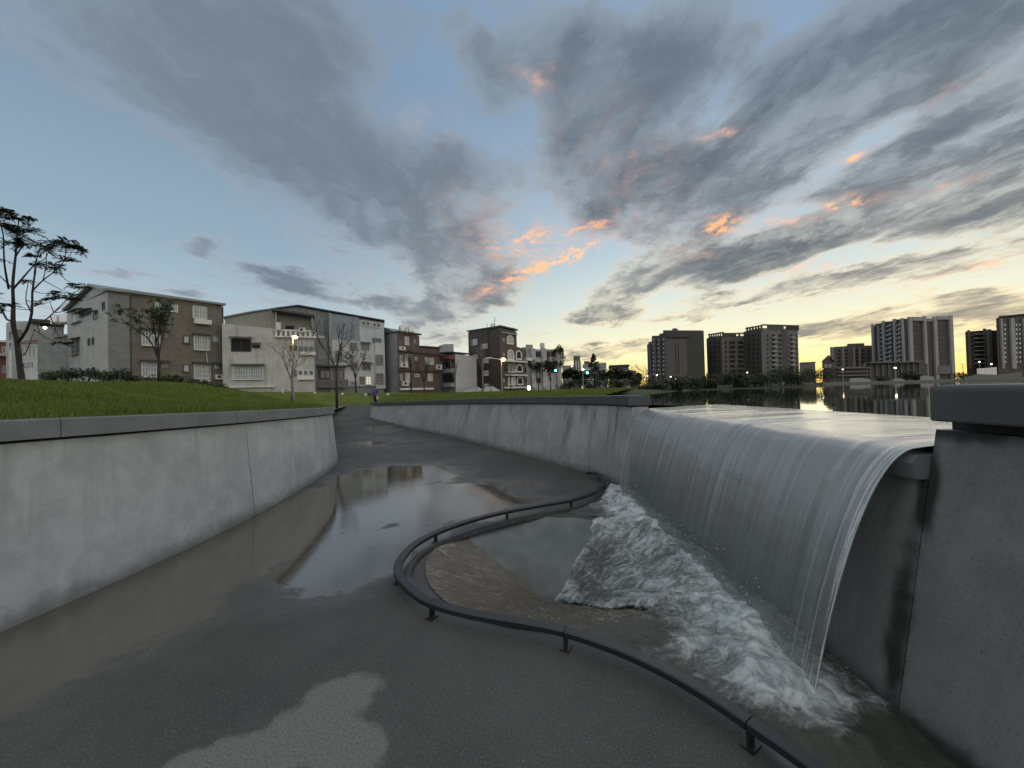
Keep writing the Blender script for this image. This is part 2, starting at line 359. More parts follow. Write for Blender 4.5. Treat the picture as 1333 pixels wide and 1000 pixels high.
def path_mat():
    mt, t = mat('wet_path_concrete')
    pos = t.n('ShaderNodeNewGeometry').outputs['Position']
    x, y, z = t.sep(pos); flat = t.comb(x, y)
    big = t.noise(flat, .55, 6, .6, .5); med = t.noise(flat, 2.2, 7, .62, .6); fine = t.noise(flat, 75, 4, .75); grit = t.noise(flat, 62, 2, .8)
    def B(px, py, sx, sy, rot=0, amp=1):
        p = onz(px, py); return t.blob(flat, p.x, p.y, sx, sy, R(rot), amp)
    # standing water: along the left wall and spreading to the middle
    wob = t.m('ADD', t.m('MULTIPLY', t.m('SUBTRACT', med, .5), .55), t.m('MULTIPLY', t.m('SUBTRACT', big, .5), .9))
    W_ = None
    for a in ((150, 800, 1.1, 1.5, 0, .8), (300, 720, 1.0, 1.9, 0, 1.05), (380, 680, 1.0, 2.2, 0, 1.1), (470, 650, 1.7, 2.2, 0, 1.1), (560, 650, 1.9, 1.5, 0, 1.1), (510, 620, 1.6, 1.4, 0, 1.1), (485, 725, .55, .9, 0, .95), (450, 720, .9, 1.4, 0, .8), (620, 650, 1.2, .8, 20, .7), (520, 700, 1.0, .8, 0, .7),
              (680, 633, .8, .5, 0, .65), (490, 575, 1.2, 2.4, 30, .6), (500, 560, 1.0, 2.4, 30, .6), (660, 655, 1.5, .35, 15, .6), (560, 572, 1.2, .5, 0, .4)):
        b = B(*a); W_ = b if W_ is None else t.m('MAXIMUM', W_, b)
    raw = t.m('ADD', W_, wob)
    pool = t.ss(raw, .42, .52)
    damp = t.m('MAXIMUM', t.ss(raw, .12, .5), 0.0)
    # pale drier patch in the foreground
    D_ = None
    for a in ((440, 912, .30, .22, 20), (400, 955, .40, .24, 0), (310, 985, .42, .14, 10), (455, 980, .26, .24, 0), (350, 975, .40, .2, 0)):
        b = B(*a); D_ = b if D_ is None else t.m('MAXIMUM', D_, b)
    dry = t.ss(t.m('ADD', D_, t.m('ADD', t.m('MULTIPLY', t.m('SUBTRACT', med, .5), 1.1), t.m('ADD', t.m('MULTIPLY', t.m('SUBTRACT', fine, .5), .25), t.m('MULTIPLY', t.m('SUBTRACT', t.noise(flat, 9, 5, .7), .5), .55)))), .34, .60)
    c = t.mix(t.ss(big, .3, .7), (.056, .056, .053), (.086, .085, .080))
    c = t.mix(t.m('MULTIPLY', t.ss(med, .4, .7), .4), c, (.08, .077, .07))
    c = t.mix(t.m('MULTIPLY', dry, .9), c, (.165, .162, .15))
    c = t.mix(t.m('MULTIPLY', t.ss(fine, .48, .62), .5), c, (.028, .028, .026))
    c = t.mix(t.m('MULTIPLY', t.ss(grit, .585, .66), .34), c, (.24, .235, .22))
    c = t.mix(t.m('MULTIPLY', pool, .8), c, (.062, .052, .036))
    bs = t.m('MAXIMUM', t.blob(flat, 1.75, 2.1, .42, 1.0, 0), t.m('MAXIMUM', t.blob(flat, 1.5, 3.05, .8, .3, R(-20)), t.blob(flat, 1.7, 6.3, .6, .5)))
    bs = t.ss(t.m('ADD', bs, t.m('MULTIPLY', t.m('SUBTRACT', med, .5), .4)), .35, .6)
    c = t.mix(t.m('MULTIPLY', bs, .85), c, (.018, .018, .016))
    pool = t.m('MAXIMUM', pool, t.m('MULTIPLY', bs, .6))
    rp = t.noise(t.mapping(flat, sc=(1, 2.2, 1), rot=(0, 0, R(35))), 7, 5, .6, .6)
    ro = t.lerp(pool, t.lerp(damp, t.lerp(dry, .62, .8), .32), .045)
    hh = t.m('ADD', t.m('MULTIPLY', t.m('MULTIPLY', t.m('ADD', fine, grit), .5), t.m('SUBTRACT', 1.0, pool)), 0.0)
    bp = t.n('ShaderNodeBump', {'Strength': .22, 'Distance': .008, 'Height': hh})
    b2 = t.n('ShaderNodeBump', {'Strength': t.m('MULTIPLY', pool, .05), 'Distance': .015, 'Height': rp, 'Normal': bp.outputs[0]})
    p = t.n('ShaderNodeBsdfPrincipled', {'Base Color': c, 'Roughness': ro, 'IOR': t.lerp(pool, 1.45, 2.7), 'Specular IOR Level': t.lerp(pool, t.lerp(damp, .22, .5), .5), 'Normal': b2.outputs[0]})
    finish(t, p.outputs[0]); return mt
M_PATH = path_mat()
M_RAIL = surf('dark_painted_steel', (.017, .019, .023), .38, .1, 3, fine=60, bump=.05, spec=.5)
M_CONE = surf('funnel_concrete', (.125, .137, .137), .7, .22, 2.2, fine=70, bump=.3, spec=.25)
M_KERB = surf('wet_dark_kerb', (.05, .05, .05), .25, .2, 6, fine=50, bump=.3, spec=.6)

def water_mat(name, col, rough, sx, sy, bump, alpha, white, wcol=(.55, .58, .58), dist=.02, wsc=2.2, lo=.56, hi=.74, fade=1.0, foot=0.0, ior=1.33):
    mt, t = mat(name)
    uvn = t.n('ShaderNodeUVMap').outputs[0]
    u, v, _ = t.sep(uvn)
    w = t.comb(t.m('MULTIPLY', u, sx), t.m('MULTIPLY', v, sy))
    n1 = t.noise(w, 1.0, 7, .62, .25); n2 = t.noise(t.comb(t.m('MULTIPLY', u, sx * 3.1), t.m('MULTIPLY', v, sy * 1.6), 4.0), 1.0, 6, .65, .2)
    n3 = t.noise(t.comb(t.m('MULTIPLY', u, wsc), t.m('MULTIPLY', v, wsc * .6), 8.0), 1.0, 4, .6)
    h = t.m('ADD', n1, t.m('MULTIPLY', n2, .5))
    if fade < 1: h = t.m('ADD', h, t.m('MULTIPLY', t.noise(t.comb(t.m('MULTIPLY', u, .5), t.m('MULTIPLY', v, 3.2), 11.0), 1.0, 3, .5), 3.5))
    bp = t.n('ShaderNodeBump', {'Strength': bump, 'Distance': dist, 'Height': h})
    wm = t.m('MULTIPLY', t.ss(t.m('ADD', t.m('MULTIPLY', n2, .6), t.m('MULTIPLY', n1, .4)), lo, hi), t.m('MULTIPLY', white, t.ss(n3, .35, .7)), clamp=True)
    if foot:                            # the end of the sheet breaks into white threads
        nn = t.noise(t.comb(t.m('MULTIPLY', u, 30.0), t.m('MULTIPLY', v, .8), 21.0), 1.0, 6, .7, .5)
        endm = t.m('MULTIPLY', t.m('SUBTRACT', 1.0, t.ss(t.m('SUBTRACT', u, t.m('MULTIPLY', v, .05)), 2.30, 2.62)), t.ss(nn, .5, .62))
        wm = t.m('MAXIMUM', wm, t.m('MULTIPLY', endm, .8))
        wm = t.m('MAXIMUM', wm, t.m('MULTIPLY', t.m('MULTIPLY', t.ss(t.m('ADD', v, t.m('MULTIPLY', n2, .5)), 1.75, 2.3), t.ss(n2, .35, .75)), foot))
    c = t.mix(t.ss(t.m('ADD', t.m('MULTIPLY', n1, .5), t.m('MULTIPLY', n2, .5)), .35, .65), tuple(x * .82 for x in col), tuple(x * 1.18 for x in col))
    c = t.mix(wm, c, wcol)
    p = t.n('ShaderNodeBsdfPrincipled', {'Base Color': c, 'Roughness': t.lerp(wm, rough, .5), 'IOR': ior, 'Specular IOR Level': .7, 'Normal': bp.outputs[0]})
    tr = t.n('ShaderNodeBsdfTransparent', {0: (.82, .86, .84, 1)})
    av = t.lerp(t.ss(v, .5, 1.7), alpha, alpha * fade)
    al = t.m('ADD', av, t.m('MULTIPLY', wm, t.m('SUBTRACT', 1.0, av)))
    mx = t.n('ShaderNodeMixShader', {0: al, 1: tr.outputs[0], 2: p.outputs[0]})
    finish(t, mx.outputs[0]); return mt
M_FALL = water_mat('falling_water', (.225, .243, .246), .13, 18, .45, .36, .90, .45, lo=.54, hi=.74, fade=.45, foot=.5, ior=1.95)
M_CREST = water_mat('gliding_water', (.14, .16, .165), .12, 1.6, 7, .30, 1.0, .45, lo=.5, hi=.68)
M_FLOW = water_mat('brown_film', (.092, .080, .060), .14, 30, 5.0, .8, .95, 1.0, wcol=(.40, .38, .33), lo=.47, hi=.64)  # pale streaks paint the sky's sheen into the film's colour
def lake_mat():
    mt, t = mat('still_lake_water')
    pos = t.n('ShaderNodeNewGeometry').outputs['Position']
    n = t.noise(t.mapping(pos, sc=(1, .5, 1)), 1.3, 5, .6); n2 = t.noise(pos, 6, 4, .6)
    bp = t.n('ShaderNodeBump', {'Strength': .05, 'Distance': .02, 'Height': t.m('ADD', n, t.m('MULTIPLY', n2, .25))})
    p = t.n('ShaderNodeBsdfPrincipled', {'Base Color': (.018, .022, .016, 1), 'Roughness': .03, 'IOR': 1.33, 'Normal': bp.outputs[0]})
    finish(t, p.outputs[0]); return mt
M_LAKE = lake_mat()
def foam_mat():
    mt, t = mat('churning_foam')
    at_ = t.n('ShaderNodeAttribute', attribute_name='foam_amount').outputs['Fac']
    uvn = t.n('ShaderNodeUVMap').outputs[0]
    u, v, _ = t.sep(uvn)
    flow = t.comb(t.m('MULTIPLY', u, 2.2), t.m('MULTIPLY', v, 7.0))
    n1 = t.noise(flow, 1.7, 8, .66, .9)
    pos = t.n('ShaderNodeNewGeometry').outputs['Position']
    n2 = t.noise(pos, 5.5, 7, .62, 1.3); n3 = t.noise(pos, 20, 5, .62, .8)
    vo = t.n('ShaderNodeTexVoronoi', {'Vector': t.vm('ADD', pos, t.n('ShaderNodeVectorMath', {0: t.n('ShaderNodeTexNoise', {'Vector': pos, 'Scale': 5.0, 'Detail': 4.0}).outputs[1], 3: .35}, operation='SCALE').outputs[0]), 'Scale': 11.0}, feature='DISTANCE_TO_EDGE').outputs[0]
    lace = t.m('SUBTRACT', 1.0, t.ss(vo, .0, .16))
    mixn = t.m('ADD', t.m('ADD', t.m('MULTIPLY', n1, .55), t.m('MULTIPLY', n2, .45)), t.m('MULTIPLY', lace, .08))
    f = t.ss(t.m('ADD', t.m('ADD', at_, mixn), t.m('MULTIPLY', n3, .18)), 1.06, 1.68)
    c = t.mix(f, (.05, .052, .043), t.mix(t.ss(n2, .3, .65), (.20, .235, .23), (.52, .56, .555)))
    h = t.m('ADD', t.m('ADD', t.m('MULTIPLY', n1, .8), n2), t.m('MULTIPLY', n3, .4))
    bp = t.n('ShaderNodeBump', {'Strength': .45, 'Distance': .04, 'Height': h})
    p = t.n('ShaderNodeBsdfPrincipled', {'Base Color': c, 'Roughness': t.lerp(f, .08, .55), 'IOR': 1.33, 'Specular IOR Level': .6, 'Normal': bp.outputs[0]})
    cv = t.n('ShaderNodeAttribute', attribute_name='cover').outputs['Fac']
    al = t.ss(t.m('ADD', cv, t.m('MULTIPLY', t.m('SUBTRACT', t.m('ADD', t.m('MULTIPLY', n1, .5), t.m('MULTIPLY', n2, .5)), .5), 1.5)), .32, .72)
    tr = t.n('ShaderNodeBsdfTransparent', {0: (1, 1, 1, 1)})
    mx = t.n('ShaderNodeMixShader', {0: al, 1: tr.outputs[0], 2: p.outputs[0]})
    finish(t, mx.outputs[0]); return mt
M_FOAM = foam_mat()
M_SPRAY = surf('white_spray', (.75, .78, .78), .3, .05)

def grass_mat(name, a, b):
    mt, t = mat(name)
    pos = t.n('ShaderNodeNewGeometry').outputs['Position']
    n = t.noise(pos, .8, 6, .6); n2 = t.noise(pos, 18, 5, .7)
    c = t.mix(t.ss(n, .3, .7), a, b); c = t.mix(t.m('MULTIPLY', t.ss(t.noise(pos, 1.7, 6, .7, .5), .56, .72), .6), c, (.105, .085, .045)); c = t.mix(t.m('MULTIPLY', t.ss(n2, .4, .7), .6), c, tuple(v * .4 for v in a))
    bp = t.n('ShaderNodeBump', {'Strength': .8, 'Distance': .05, 'Height': n2})
    p = t.n('ShaderNodeBsdfPrincipled', {'Base Color': c, 'Roughness': .8, 'Specular IOR Level': .2, 'Normal': bp.outputs[0]})
    finish(t, p.outputs[0]); return mt
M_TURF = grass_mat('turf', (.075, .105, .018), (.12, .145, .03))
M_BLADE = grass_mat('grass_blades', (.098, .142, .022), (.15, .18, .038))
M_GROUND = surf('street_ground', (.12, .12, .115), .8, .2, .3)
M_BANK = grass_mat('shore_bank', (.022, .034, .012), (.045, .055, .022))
def leaf_mat(name, a, b):
    mt, t = mat(name)
    pos = t.n('ShaderNodeNewGeometry').outputs['Position']
    c = t.mix(t.ss(t.noise(pos, 2.2, 4, .6), .3, .7), a, b)
    p = t.n('ShaderNodeBsdfPrincipled', {'Base Color': c, 'Roughness': .6, 'Specular IOR Level': .25})
    finish(t, p.outputs[0]); return mt
M_LEAF = leaf_mat('dark_leaves', (.018, .028, .012), (.035, .05, .018))
M_LEAF2 = leaf_mat('green_leaves', (.04, .065, .02), (.07, .09, .03))
M_SCRUB = leaf_mat('shore_scrub', (.02, .028, .012), (.04, .048, .018))
M_LEAF3 = leaf_mat('autumn_leaves', (.09, .06, .03), (.12, .09, .04))
M_BARK = surf('bark', (.028, .022, .022), .85, .3, 6)
M_BARK2 = surf('pale_bark', (.16, .14, .12), .85, .3, 6)

# ------------------------------------------------------------------ terrain
def zfloor(y): return .0618 * max(0.0, min(y, 37) - 20) * sstep(y, 19, 24) if y < 24 else .0618 * (min(y, 37) - 20)
LW = spline([(-5.2, -6), (-4.85, 0), (-4.52, 3.4), (-4.40, 4.65), (-4.38, 6.2), (-4.5, 7.84), (-4.78, 9.66), (-5.15, 11.2), (-5.75, 12.4), (-6.8, 13.3)], .3)
LW = [Vector((p.x, p.y)) for p in [Vector((q[0], q[1], 0)) for q in LW]]
RW = spline([(2.12, 7.25), (2.08, 8.0), (1.75, 9.05), (.73, 11), (-.65, 13.4), (-2.16, 16.1), (-4.3, 19.4), (-6.6, 22.5), (-8.9, 25.1), (-9.9, 26.6)], .4)
RW = [Vector((p[0], p[1])) for p in RW]
def zcapL(y): return 1.94 - .0264 * max(0, y)
def zcapR(y): return interp(y, [(7, 1.84), (11, 1.79), (16, 1.68), (22.5, 1.5), (25, 1.43), (30, 1.4)])

# path: one sheet, with the round funnel cut out
FC, FR, FDEP = Vector((.42, 4.66)), 1.45, .58
def path_sheet():
    ring = [(FC.x + FR * math.cos(a * math.pi / 36), FC.y + FR * math.sin(a * math.pi / 36)) for a in range(72)]
    outer = [(-5.4, -6), (2.6, -6), (2.6, 7.2)] + [(p.x + .2, p.y + .1) for p in RW[::3]] + [(-9.7, 27), (-10.5, 31), (-9, 36.4), (-9, 40), (-46, 40), (-46, 34), (-17, 34), (-16.2, 31), (-13.2, 26), (-10.2, 20), (-8.3, 15)] + [(p.x - .3, p.y) for p in LW[::-4]]
    pts = [Vector(p) for p in ring + outer]
    xs = []
    for j in range(-20, 76):
        for i in range(-34, 8):
            xs.append(Vector((i * .8 + .03, j * .55 - .2)))
    def inside(p):
        c = False; n = len(outer)
        for i in range(n):
            x1, y1 = outer[i]; x2, y2 = outer[(i + 1) % n]
            if (y1 > p.y) != (y2 > p.y) and p.x < (x2 - x1) * (p.y - y1) / (y2 - y1) + x1: c = not c
        return c
    xs = [p for p in xs if inside(p) and (p - FC).length > FR + .1]
    nR, nO = len(ring), len(outer)
    e = [(i, (i + 1) % nR) for i in range(nR)] + [(nR + i, nR + (i + 1) % nO) for i in range(nO)]
    V, E, Fc, *_ = delaunay_2d_cdt(pts + xs, e, [], 0, 1e-4)
    mb = MB(); fs = []
    for f in Fc:
        c = sum((V[i] for i in f), Vector((0, 0))) / len(f)
        if inside(c) and (c - FC).length > FR * .985: fs.append(tuple(f))
    mb.add([(p.x, p.y, zfloor(p.y)) for p in V], fs)
    o = mb.build('path', M_PATH, fix=True)
    bm = bmesh.new(); bm.from_mesh(o.data)
    for f in bm.faces:
        if f.normal.z < 0: f.normal_flip()
    bm.to_mesh(o.data); bm.free()
    tag(o, 'wet grey concrete path with puddles between the two curved walls', 'path', kind='structure')
path_sheet()

# ground around the sunken path
def ground_sheet():
    hole = [(-5.3, -7), (3.2, -7), (3.2, 7.6)] + [(p.x + .35, p.y + .15) for p in RW[::6]] + [(-9.5, 28), (-9, 38), (-16, 38), (-12.3, 26), (-9.4, 20), (-7.3, 14.5)] + [(p.x - .35, p.y) for p in LW[::-6]]
    outer = [(3000 * math.cos(a * math.pi / 16), 3000 * math.sin(a * math.pi / 16)) for a in range(32)]
    pts = [Vector(p) for p in outer + hole]
    e = [(i, (i + 1) % 32) for i in range(32)] + [(32 + i, 32 + (i + 1) % len(hole)) for i in range(len(hole))]
    V, E, Fc, *_ = delaunay_2d_cdt(pts, e, [], 0, 1e-4)
    def inside(p):
        c = False; n = len(hole)
        for i in range(n):
            x1, y1 = hole[i]; x2, y2 = hole[(i + 1) % n]
            if (y1 > p.y) != (y2 > p.y) and p.x < (x2 - x1) * (p.y - y1) / (y2 - y1) + x1: c = not c
        return c
    fs = [tuple(f) for f in Fc if not inside(sum((V[i] for i in f), Vector((0, 0))) / len(f))]
    o = MB().add([(p.x, p.y, .95) for p in V], fs).build('ground', M_GROUND)
    tag(o, 'flat grey street ground stretching to the skyline', 'ground', kind='structure')
ground_sheet()

# lawns: strips that leave the walls and rise to low mounds
LB = [Vector((p.x - .12, p.y)) for p in LW if p.y > -6] 
LB = LB + [Vector(p) for p in ((-7.4, 14.6), (-8.3, 17), (-9.4, 20), (-10.8, 23), (-12.3, 26), (-13.8, 28.8), (-15.1, 31.2), (-17.5, 33.2), (-22, 33.9), (-30, 34), (-45, 34))]
def lawn_z(d, y, x):
    z0 = interp(y, [(0, 1.9), (3.4, 1.82), (10.6, 1.64), (14, 1.52), (20, 1.25), (26, 1.15), (31, 1.12), (36, 1.12)])
    A = interp(y, [(-6, 1.2), (12, 1.22), (16, 1.45), (20, 1.75), (25, 2.0), (29, 2.3), (34, 2.6), (36, 2.6)])
    return z0 + A * sstep(d, -1.0, 12.5) - A * sstep(0, -1.0, 12.5) + .05 * mnoise.noise(Vector((x * .35, y * .35, 0)))
def lawn_left():
    T = [.02, .1, .2, .35, .5, .7, .9, 1.2, 1.5, 1.9, 2.4, 3, 3.7, 4.5, 5.5, 6.6, 7.8, 9, 10.5, 12, 14, 17, 21, 27, 35, 45]
    pts = spline([(p.x, p.y) for p in LB], 1.0); pts = [Vector((p[0], p[1])) for p in pts]
    mb = MB(); n = len(pts); vs = []
    for i, p in enumerate(pts):
        far = sstep(p.y, 20, 33.5)
        dirv = Vector((-1, .02 - .10 * far)).normalized()
        for j, tt in enumerate(T):
            q = p + dirv * tt
            dd = tt
            vs.append((q.x, q.y, lawn_z(dd, q.y, q.x) if j or p.y < 12.6 else zfloor(p.y) - .15))
    k = len(T); fs = []
    for i in range(n - 1):
        for j in range(k - 1):
            fs.append((i * k + j, (i + 1) * k + j, (i + 1) * k + j + 1, i * k + j + 1))
    mb.add(vs, fs); o = mb.build('lawn', M_TURF, smooth=True)
    bm = bmesh.new(); bm.from_mesh(o.data)
    for f in bm.faces:
        if f.normal.z < 0: f.normal_flip()
    bm.to_mesh(o.data); bm.free()
    tag(o, 'green lawn mound behind the left wall', 'lawn', kind='structure')
    return vs, k, n
def lawn_at(x, y):                       # height of the left lawn
    best = 1e9
    for a, b in zip(LB, LB[1:]):
        if min(a.y, b.y) <= y <= max(a.y, b.y):
            tt = (y - a.y) / (b.y - a.y) if b.y != a.y else 0
            best = min(best, max(0, a.x + (b.x - a.x) * tt - x))
    return lawn_z(best if best < 1e8 else 12, y, x)
Lvs, Lk, Ln = lawn_left()
def rlawn_z(s, t_, y): return zcapR(y) - .06 + (1.9 - zcapR(y) + .06) * sstep(t_, 0, .75) * .9
def lawn_right():
    a = [p + Vector((.42, .24)) for p in RW[4:-2]]
    n, k = len(a), 26; vs = []
    for i, p in enumerate(a):
        s = i / (n - 1)
        back = Vector((12.5, 38)).lerp(Vector((-16, 52)), s)
        for j in range(k):
            t_ = j / (k - 1); q = p.lerp(back, t_ ** 1.5)
            vs.append((q.x, q.y, rlawn_z(s, t_, p.y) + .03 * mnoise.noise(Vector((q.x * .5, q.y * .5, 3)))))
    fs = [(i * k + j, i * k + j + 1, (i + 1) * k + j + 1, (i + 1) * k + j) for i in range(n - 1) for j in range(k - 1)]
    o = MB().add(vs, fs).build('lawn', M_TURF, smooth=True)
    bm = bmesh.new(); bm.from_mesh(o.data)
    for f in bm.faces:
        if f.normal.z < 0: f.normal_flip()
    bm.to_mesh(o.data); bm.free()
    tag(o, 'flat green lawn behind the far curved wall', 'lawn', kind='structure')
    return vs, k, n
Rvs, Rk, Rn = lawn_right()
# second lawn between crossing path and the houses
o = MB().add([(-60, 37.6, 2.5), (-30, 37.6, 2.45), (-20, 37.6, 2.2), (-14.5, 37.6, 1.75), (-9.2, 40.1, 1.6), (-9.2, 44, 1.9), (-20, 44, 2.3), (-30, 44, 2.6), (-60, 44, 2.7), (-60, 36.2, 1.0), (-30, 36.2, 1.0), (-20, 36.2, 1.0), (-14.2, 36.4, 1.0), (-8.8, 39.2, 1.0)], [(0, 1, 7, 8), (1, 2, 6, 7), (2, 3, 4, 5, 6), (9, 10, 1, 0), (10, 11, 2, 1), (11, 12, 3, 2), (12, 13, 4, 3)]).build('lawn', M_TURF)
tag(o, 'narrow lawn strip in front of the houses', 'lawn', kind='structure')
def grass():
    rnd = random.Random(3); mb_v, mb_f = [], []
    def blade(x, y, z, h, w):
        a = rnd.uniform(0, 6.28); dx, dy = math.cos(a) * w, math.sin(a) * w; lx, ly = rnd.uniform(-.5, .5) * h, rnd.uniform(-.5, .5) * h
        o = len(mb_v); mb_v.extend([(x - dx, y - dy, z - .01), (x + dx, y + dy, z - .01), (x + lx, y + ly, z + h)]); mb_f.append((o, o + 1, o + 2))
    def quadpt(vs, a, b, c, d):
        s, t_ = rnd.random(), rnd.random()
        P = [Vector(vs[q]) for q in (a, b, c, d)]
        return P[0].lerp(P[1], s).lerp(P[3].lerp(P[2], s), t_)
    for vs, k, n in ((Lvs, Lk, Ln), (Rvs, Rk, Rn)):
        for i in range(n - 1):
            for j in range(k - 1):
                q = (i * k + j, (i + 1) * k + j, (i + 1) * k + j + 1, i * k + j + 1)
                P = [Vector(vs[z]) for z in q]; c = sum(P, Vector()) / 4
                if c.y < 1.5 or c.y > 44 or abs(c.x) > c.y * 1.6 + 2: continue
                ar = ((P[2] - P[0]).cross(P[3] - P[1])).length / 2; D = max(2.5, c.y)
                cnt = ar * min(620, 9000 / D ** 1.5)
                cnt = int(cnt) + (rnd.random() < cnt % 1)
                for _ in range(cnt):
                    p = quadpt(vs, *q); blade(p.x, p.y, p.z, rnd.uniform(.04, .10), .004 + .0011 * D)
    for a, b in zip(LB, LB[1:]):            # longer tufts leaning over the back of the coping
        if max(a.y, b.y) < 1.5 or min(a.y, b.y) > 13: continue
        for _ in range(int((b - a).length * 150)):
            q = a.lerp(b, rnd.random()); x = q.x - rnd.uniform(.32, .55); D = max(2.5, q.y); h = rnd.uniform(.05, .15); w = .003 + .0009 * D
            z = lawn_z(.4, q.y, x); o = len(mb_v); ly = rnd.uniform(-.05, .05); lx = rnd.uniform(-.02, .09)
            mb_v.extend([(x, q.y - w, z), (x, q.y + w, z), (x + lx, q.y + ly, z + h)]); mb_f.append((o, o + 1, o + 2))
    me = bpy.data.meshes.new('grass'); me.from_pydata(mb_v, [], mb_f); me.materials.append(M_BLADE)
    o = bpy.data.objects.new('grass', me); COL.objects.link(o)
    tag(o, 'short grass blades over the lawns beside the path', 'grass', kind='stuff')
grass()

# ------------------------------------------------------------------ walls
def wall_strip(curve, side, zc, mat_w, name, label, cat, capmat, zb=-.05, batter=.14, capw=.42, seg=8, caph=.19):
    """curve of base points; side=+1 leans to +normal (left of travel)"""
    root = thing(name, (curve[0].x, curve[0].y, 0), label, cat)
    nrm = []
    for i, p in enumerate(curve):
        tg = (curve[min(i + 1, len(curve) - 1)] - curve[max(i - 1, 0)]).normalized()
        nrm.append(Vector((-tg.y, tg.x)) * side)
    def ring(i):
        p, n = curve[i], nrm[i]; zt = zc(p.y) - caph - .03; z0 = zfloor(p.y) + zb
        a = p; b = p + n * batter; c = p + n * .45
        return [(a.x, a.y, z0), (b.x, b.y, zt), (c.x, c.y, zt), (c.x, c.y, z0)]
    MB().sweep(curve, ring).build('wall_body', mat_w, root)
    def gap(i):
        p, n = curve[i], nrm[i]; z = zc(p.y) - caph
        a = p + n * (batter + .09); c = p + n * .44
        return [(a.x, a.y, z - .03), (a.x, a.y, z + .004), (c.x, c.y, z + .004), (c.x, c.y, z - .03)]
    MB().sweep(curve, gap).build('shadow_gap', M_GAP, root)
    i = 0
    while i < len(curve) - 1:
        j = min(i + seg, len(curve) - 1)
        idx = list(range(i, j + 1))
        def cap(q):
            i2 = idx[q]; p, n = curve[i2].copy(), nrm[i2]
            tg = Vector((n.y, -n.x)) * side
            if q == 0 and i2 > 0: p = p + tg * .004
            if q == len(idx) - 1 and i2 < len(curve) - 1: p = p - tg * .004
            z = zc(p.y); a = p + n * (batter - .07); c = p + n * (batter - .07 + capw)
            return [(a.x, a.y, z - caph), (a.x, a.y, z - .012), (a.x + n.x * .012, a.y + n.y * .012, z), (c.x, c.y, z), (c.x, c.y, z - caph)]
        MB().sweep(idx, cap).build('coping', capmat, root)
        i = j
    return root
lw = wall_strip(LW, +1, zcapL, M_WALL, 'retaining_wall', 'long pale concrete wall with grey coping holding up the grass mound', 'wall', M_CAP)
# formwork joint and crack on the left wall
def joint(pts, w, parent, name, mat_):
    MB().tube(pts, w, 5).build(name, mat_, parent)
def wall_joint(root, curve, i, side, zc):
    tg = (curve[i + 1] - curve[i - 1]).normalized(); n = Vector((-tg.y, tg.x)) * side; a = curve[i]; b = a + n * .14
    MB().tube([(a.x, a.y, zfloor(a.y) - .02), (b.x, b.y, zc(a.y) - .225)], .0028, 6).build('wall_joint', M_GAP, root)
for jy in (1.2, 6.4, 10.6):
    wall_joint(lw, LW, min(range(1, len(LW) - 1), key=lambda i: abs(LW[i].y - jy)), 1, zcapL)
rw = wall_strip(RW, -1, zcapR, M_WALL2, 'retaining_wall', 'far curved concrete wall with dark vertical streaks beside the waterfall', 'wall', M_CAP2, seg=7)
for jy in (8.9, 11.6, 14.6, 18.2, 21.8):
    wall_joint(rw, RW, min(range(1, len(RW) - 1), key=lambda i: abs(RW[i].y - jy)), -1, zcapR)
# weir wall behind the water, and the near block
def ybox(mb, ys, prof):                 # extrude an x-z outline along y
    n = len(prof); vs = [(x, ys[0], z) for x, z in prof] + [(x, ys[1], z) for x, z in prof]
    mb.add(vs, [tuple(range(n)), tuple(range(2 * n - 1, n - 1, -1))] + [(i, n + i, n + (i + 1) % n, (i + 1) % n) for i in range(n)])
    return mb
YN, YF = 2.30, 7.25                     # weir opening along y
weir = thing('weir_wall', (2.4, 4.7, 0), 'low concrete overflow wall behind the falling water', 'weir')
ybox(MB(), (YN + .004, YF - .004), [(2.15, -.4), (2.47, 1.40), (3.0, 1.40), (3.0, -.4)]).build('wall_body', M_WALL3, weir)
ybox(MB(), (YN + .006, YF - .006), [(2.40, 1.403), (2.38, 1.50), (2.42, 1.545), (4.2, 1.56), (4.2, 1.403)]).build('crest_slab', M_CAP, weir)
nb = thing('retaining_wall', (2.4, 0, 0), 'dark speckled concrete wall in the right foreground under a thick coping block', 'wall')
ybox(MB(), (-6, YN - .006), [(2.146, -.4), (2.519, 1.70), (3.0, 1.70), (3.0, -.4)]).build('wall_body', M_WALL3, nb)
ybox(MB(), (-6, YN - .02), [(2.60, 1.70), (2.60, 1.765), (2.95, 1.765), (2.95, 1.70)]).build('shadow_gap', M_GAP, nb)
for y0, y1 in ((-6, -2.6), (-2.59, 2.22)):
    ybox(MB(), (y0, y1), [(2.40, 1.76), (2.42, 1.94), (2.44, 1.965), (3.15, 1.965), (3.15, 1.76)]).build('coping', M_CAP3, nb, bevel=.012)

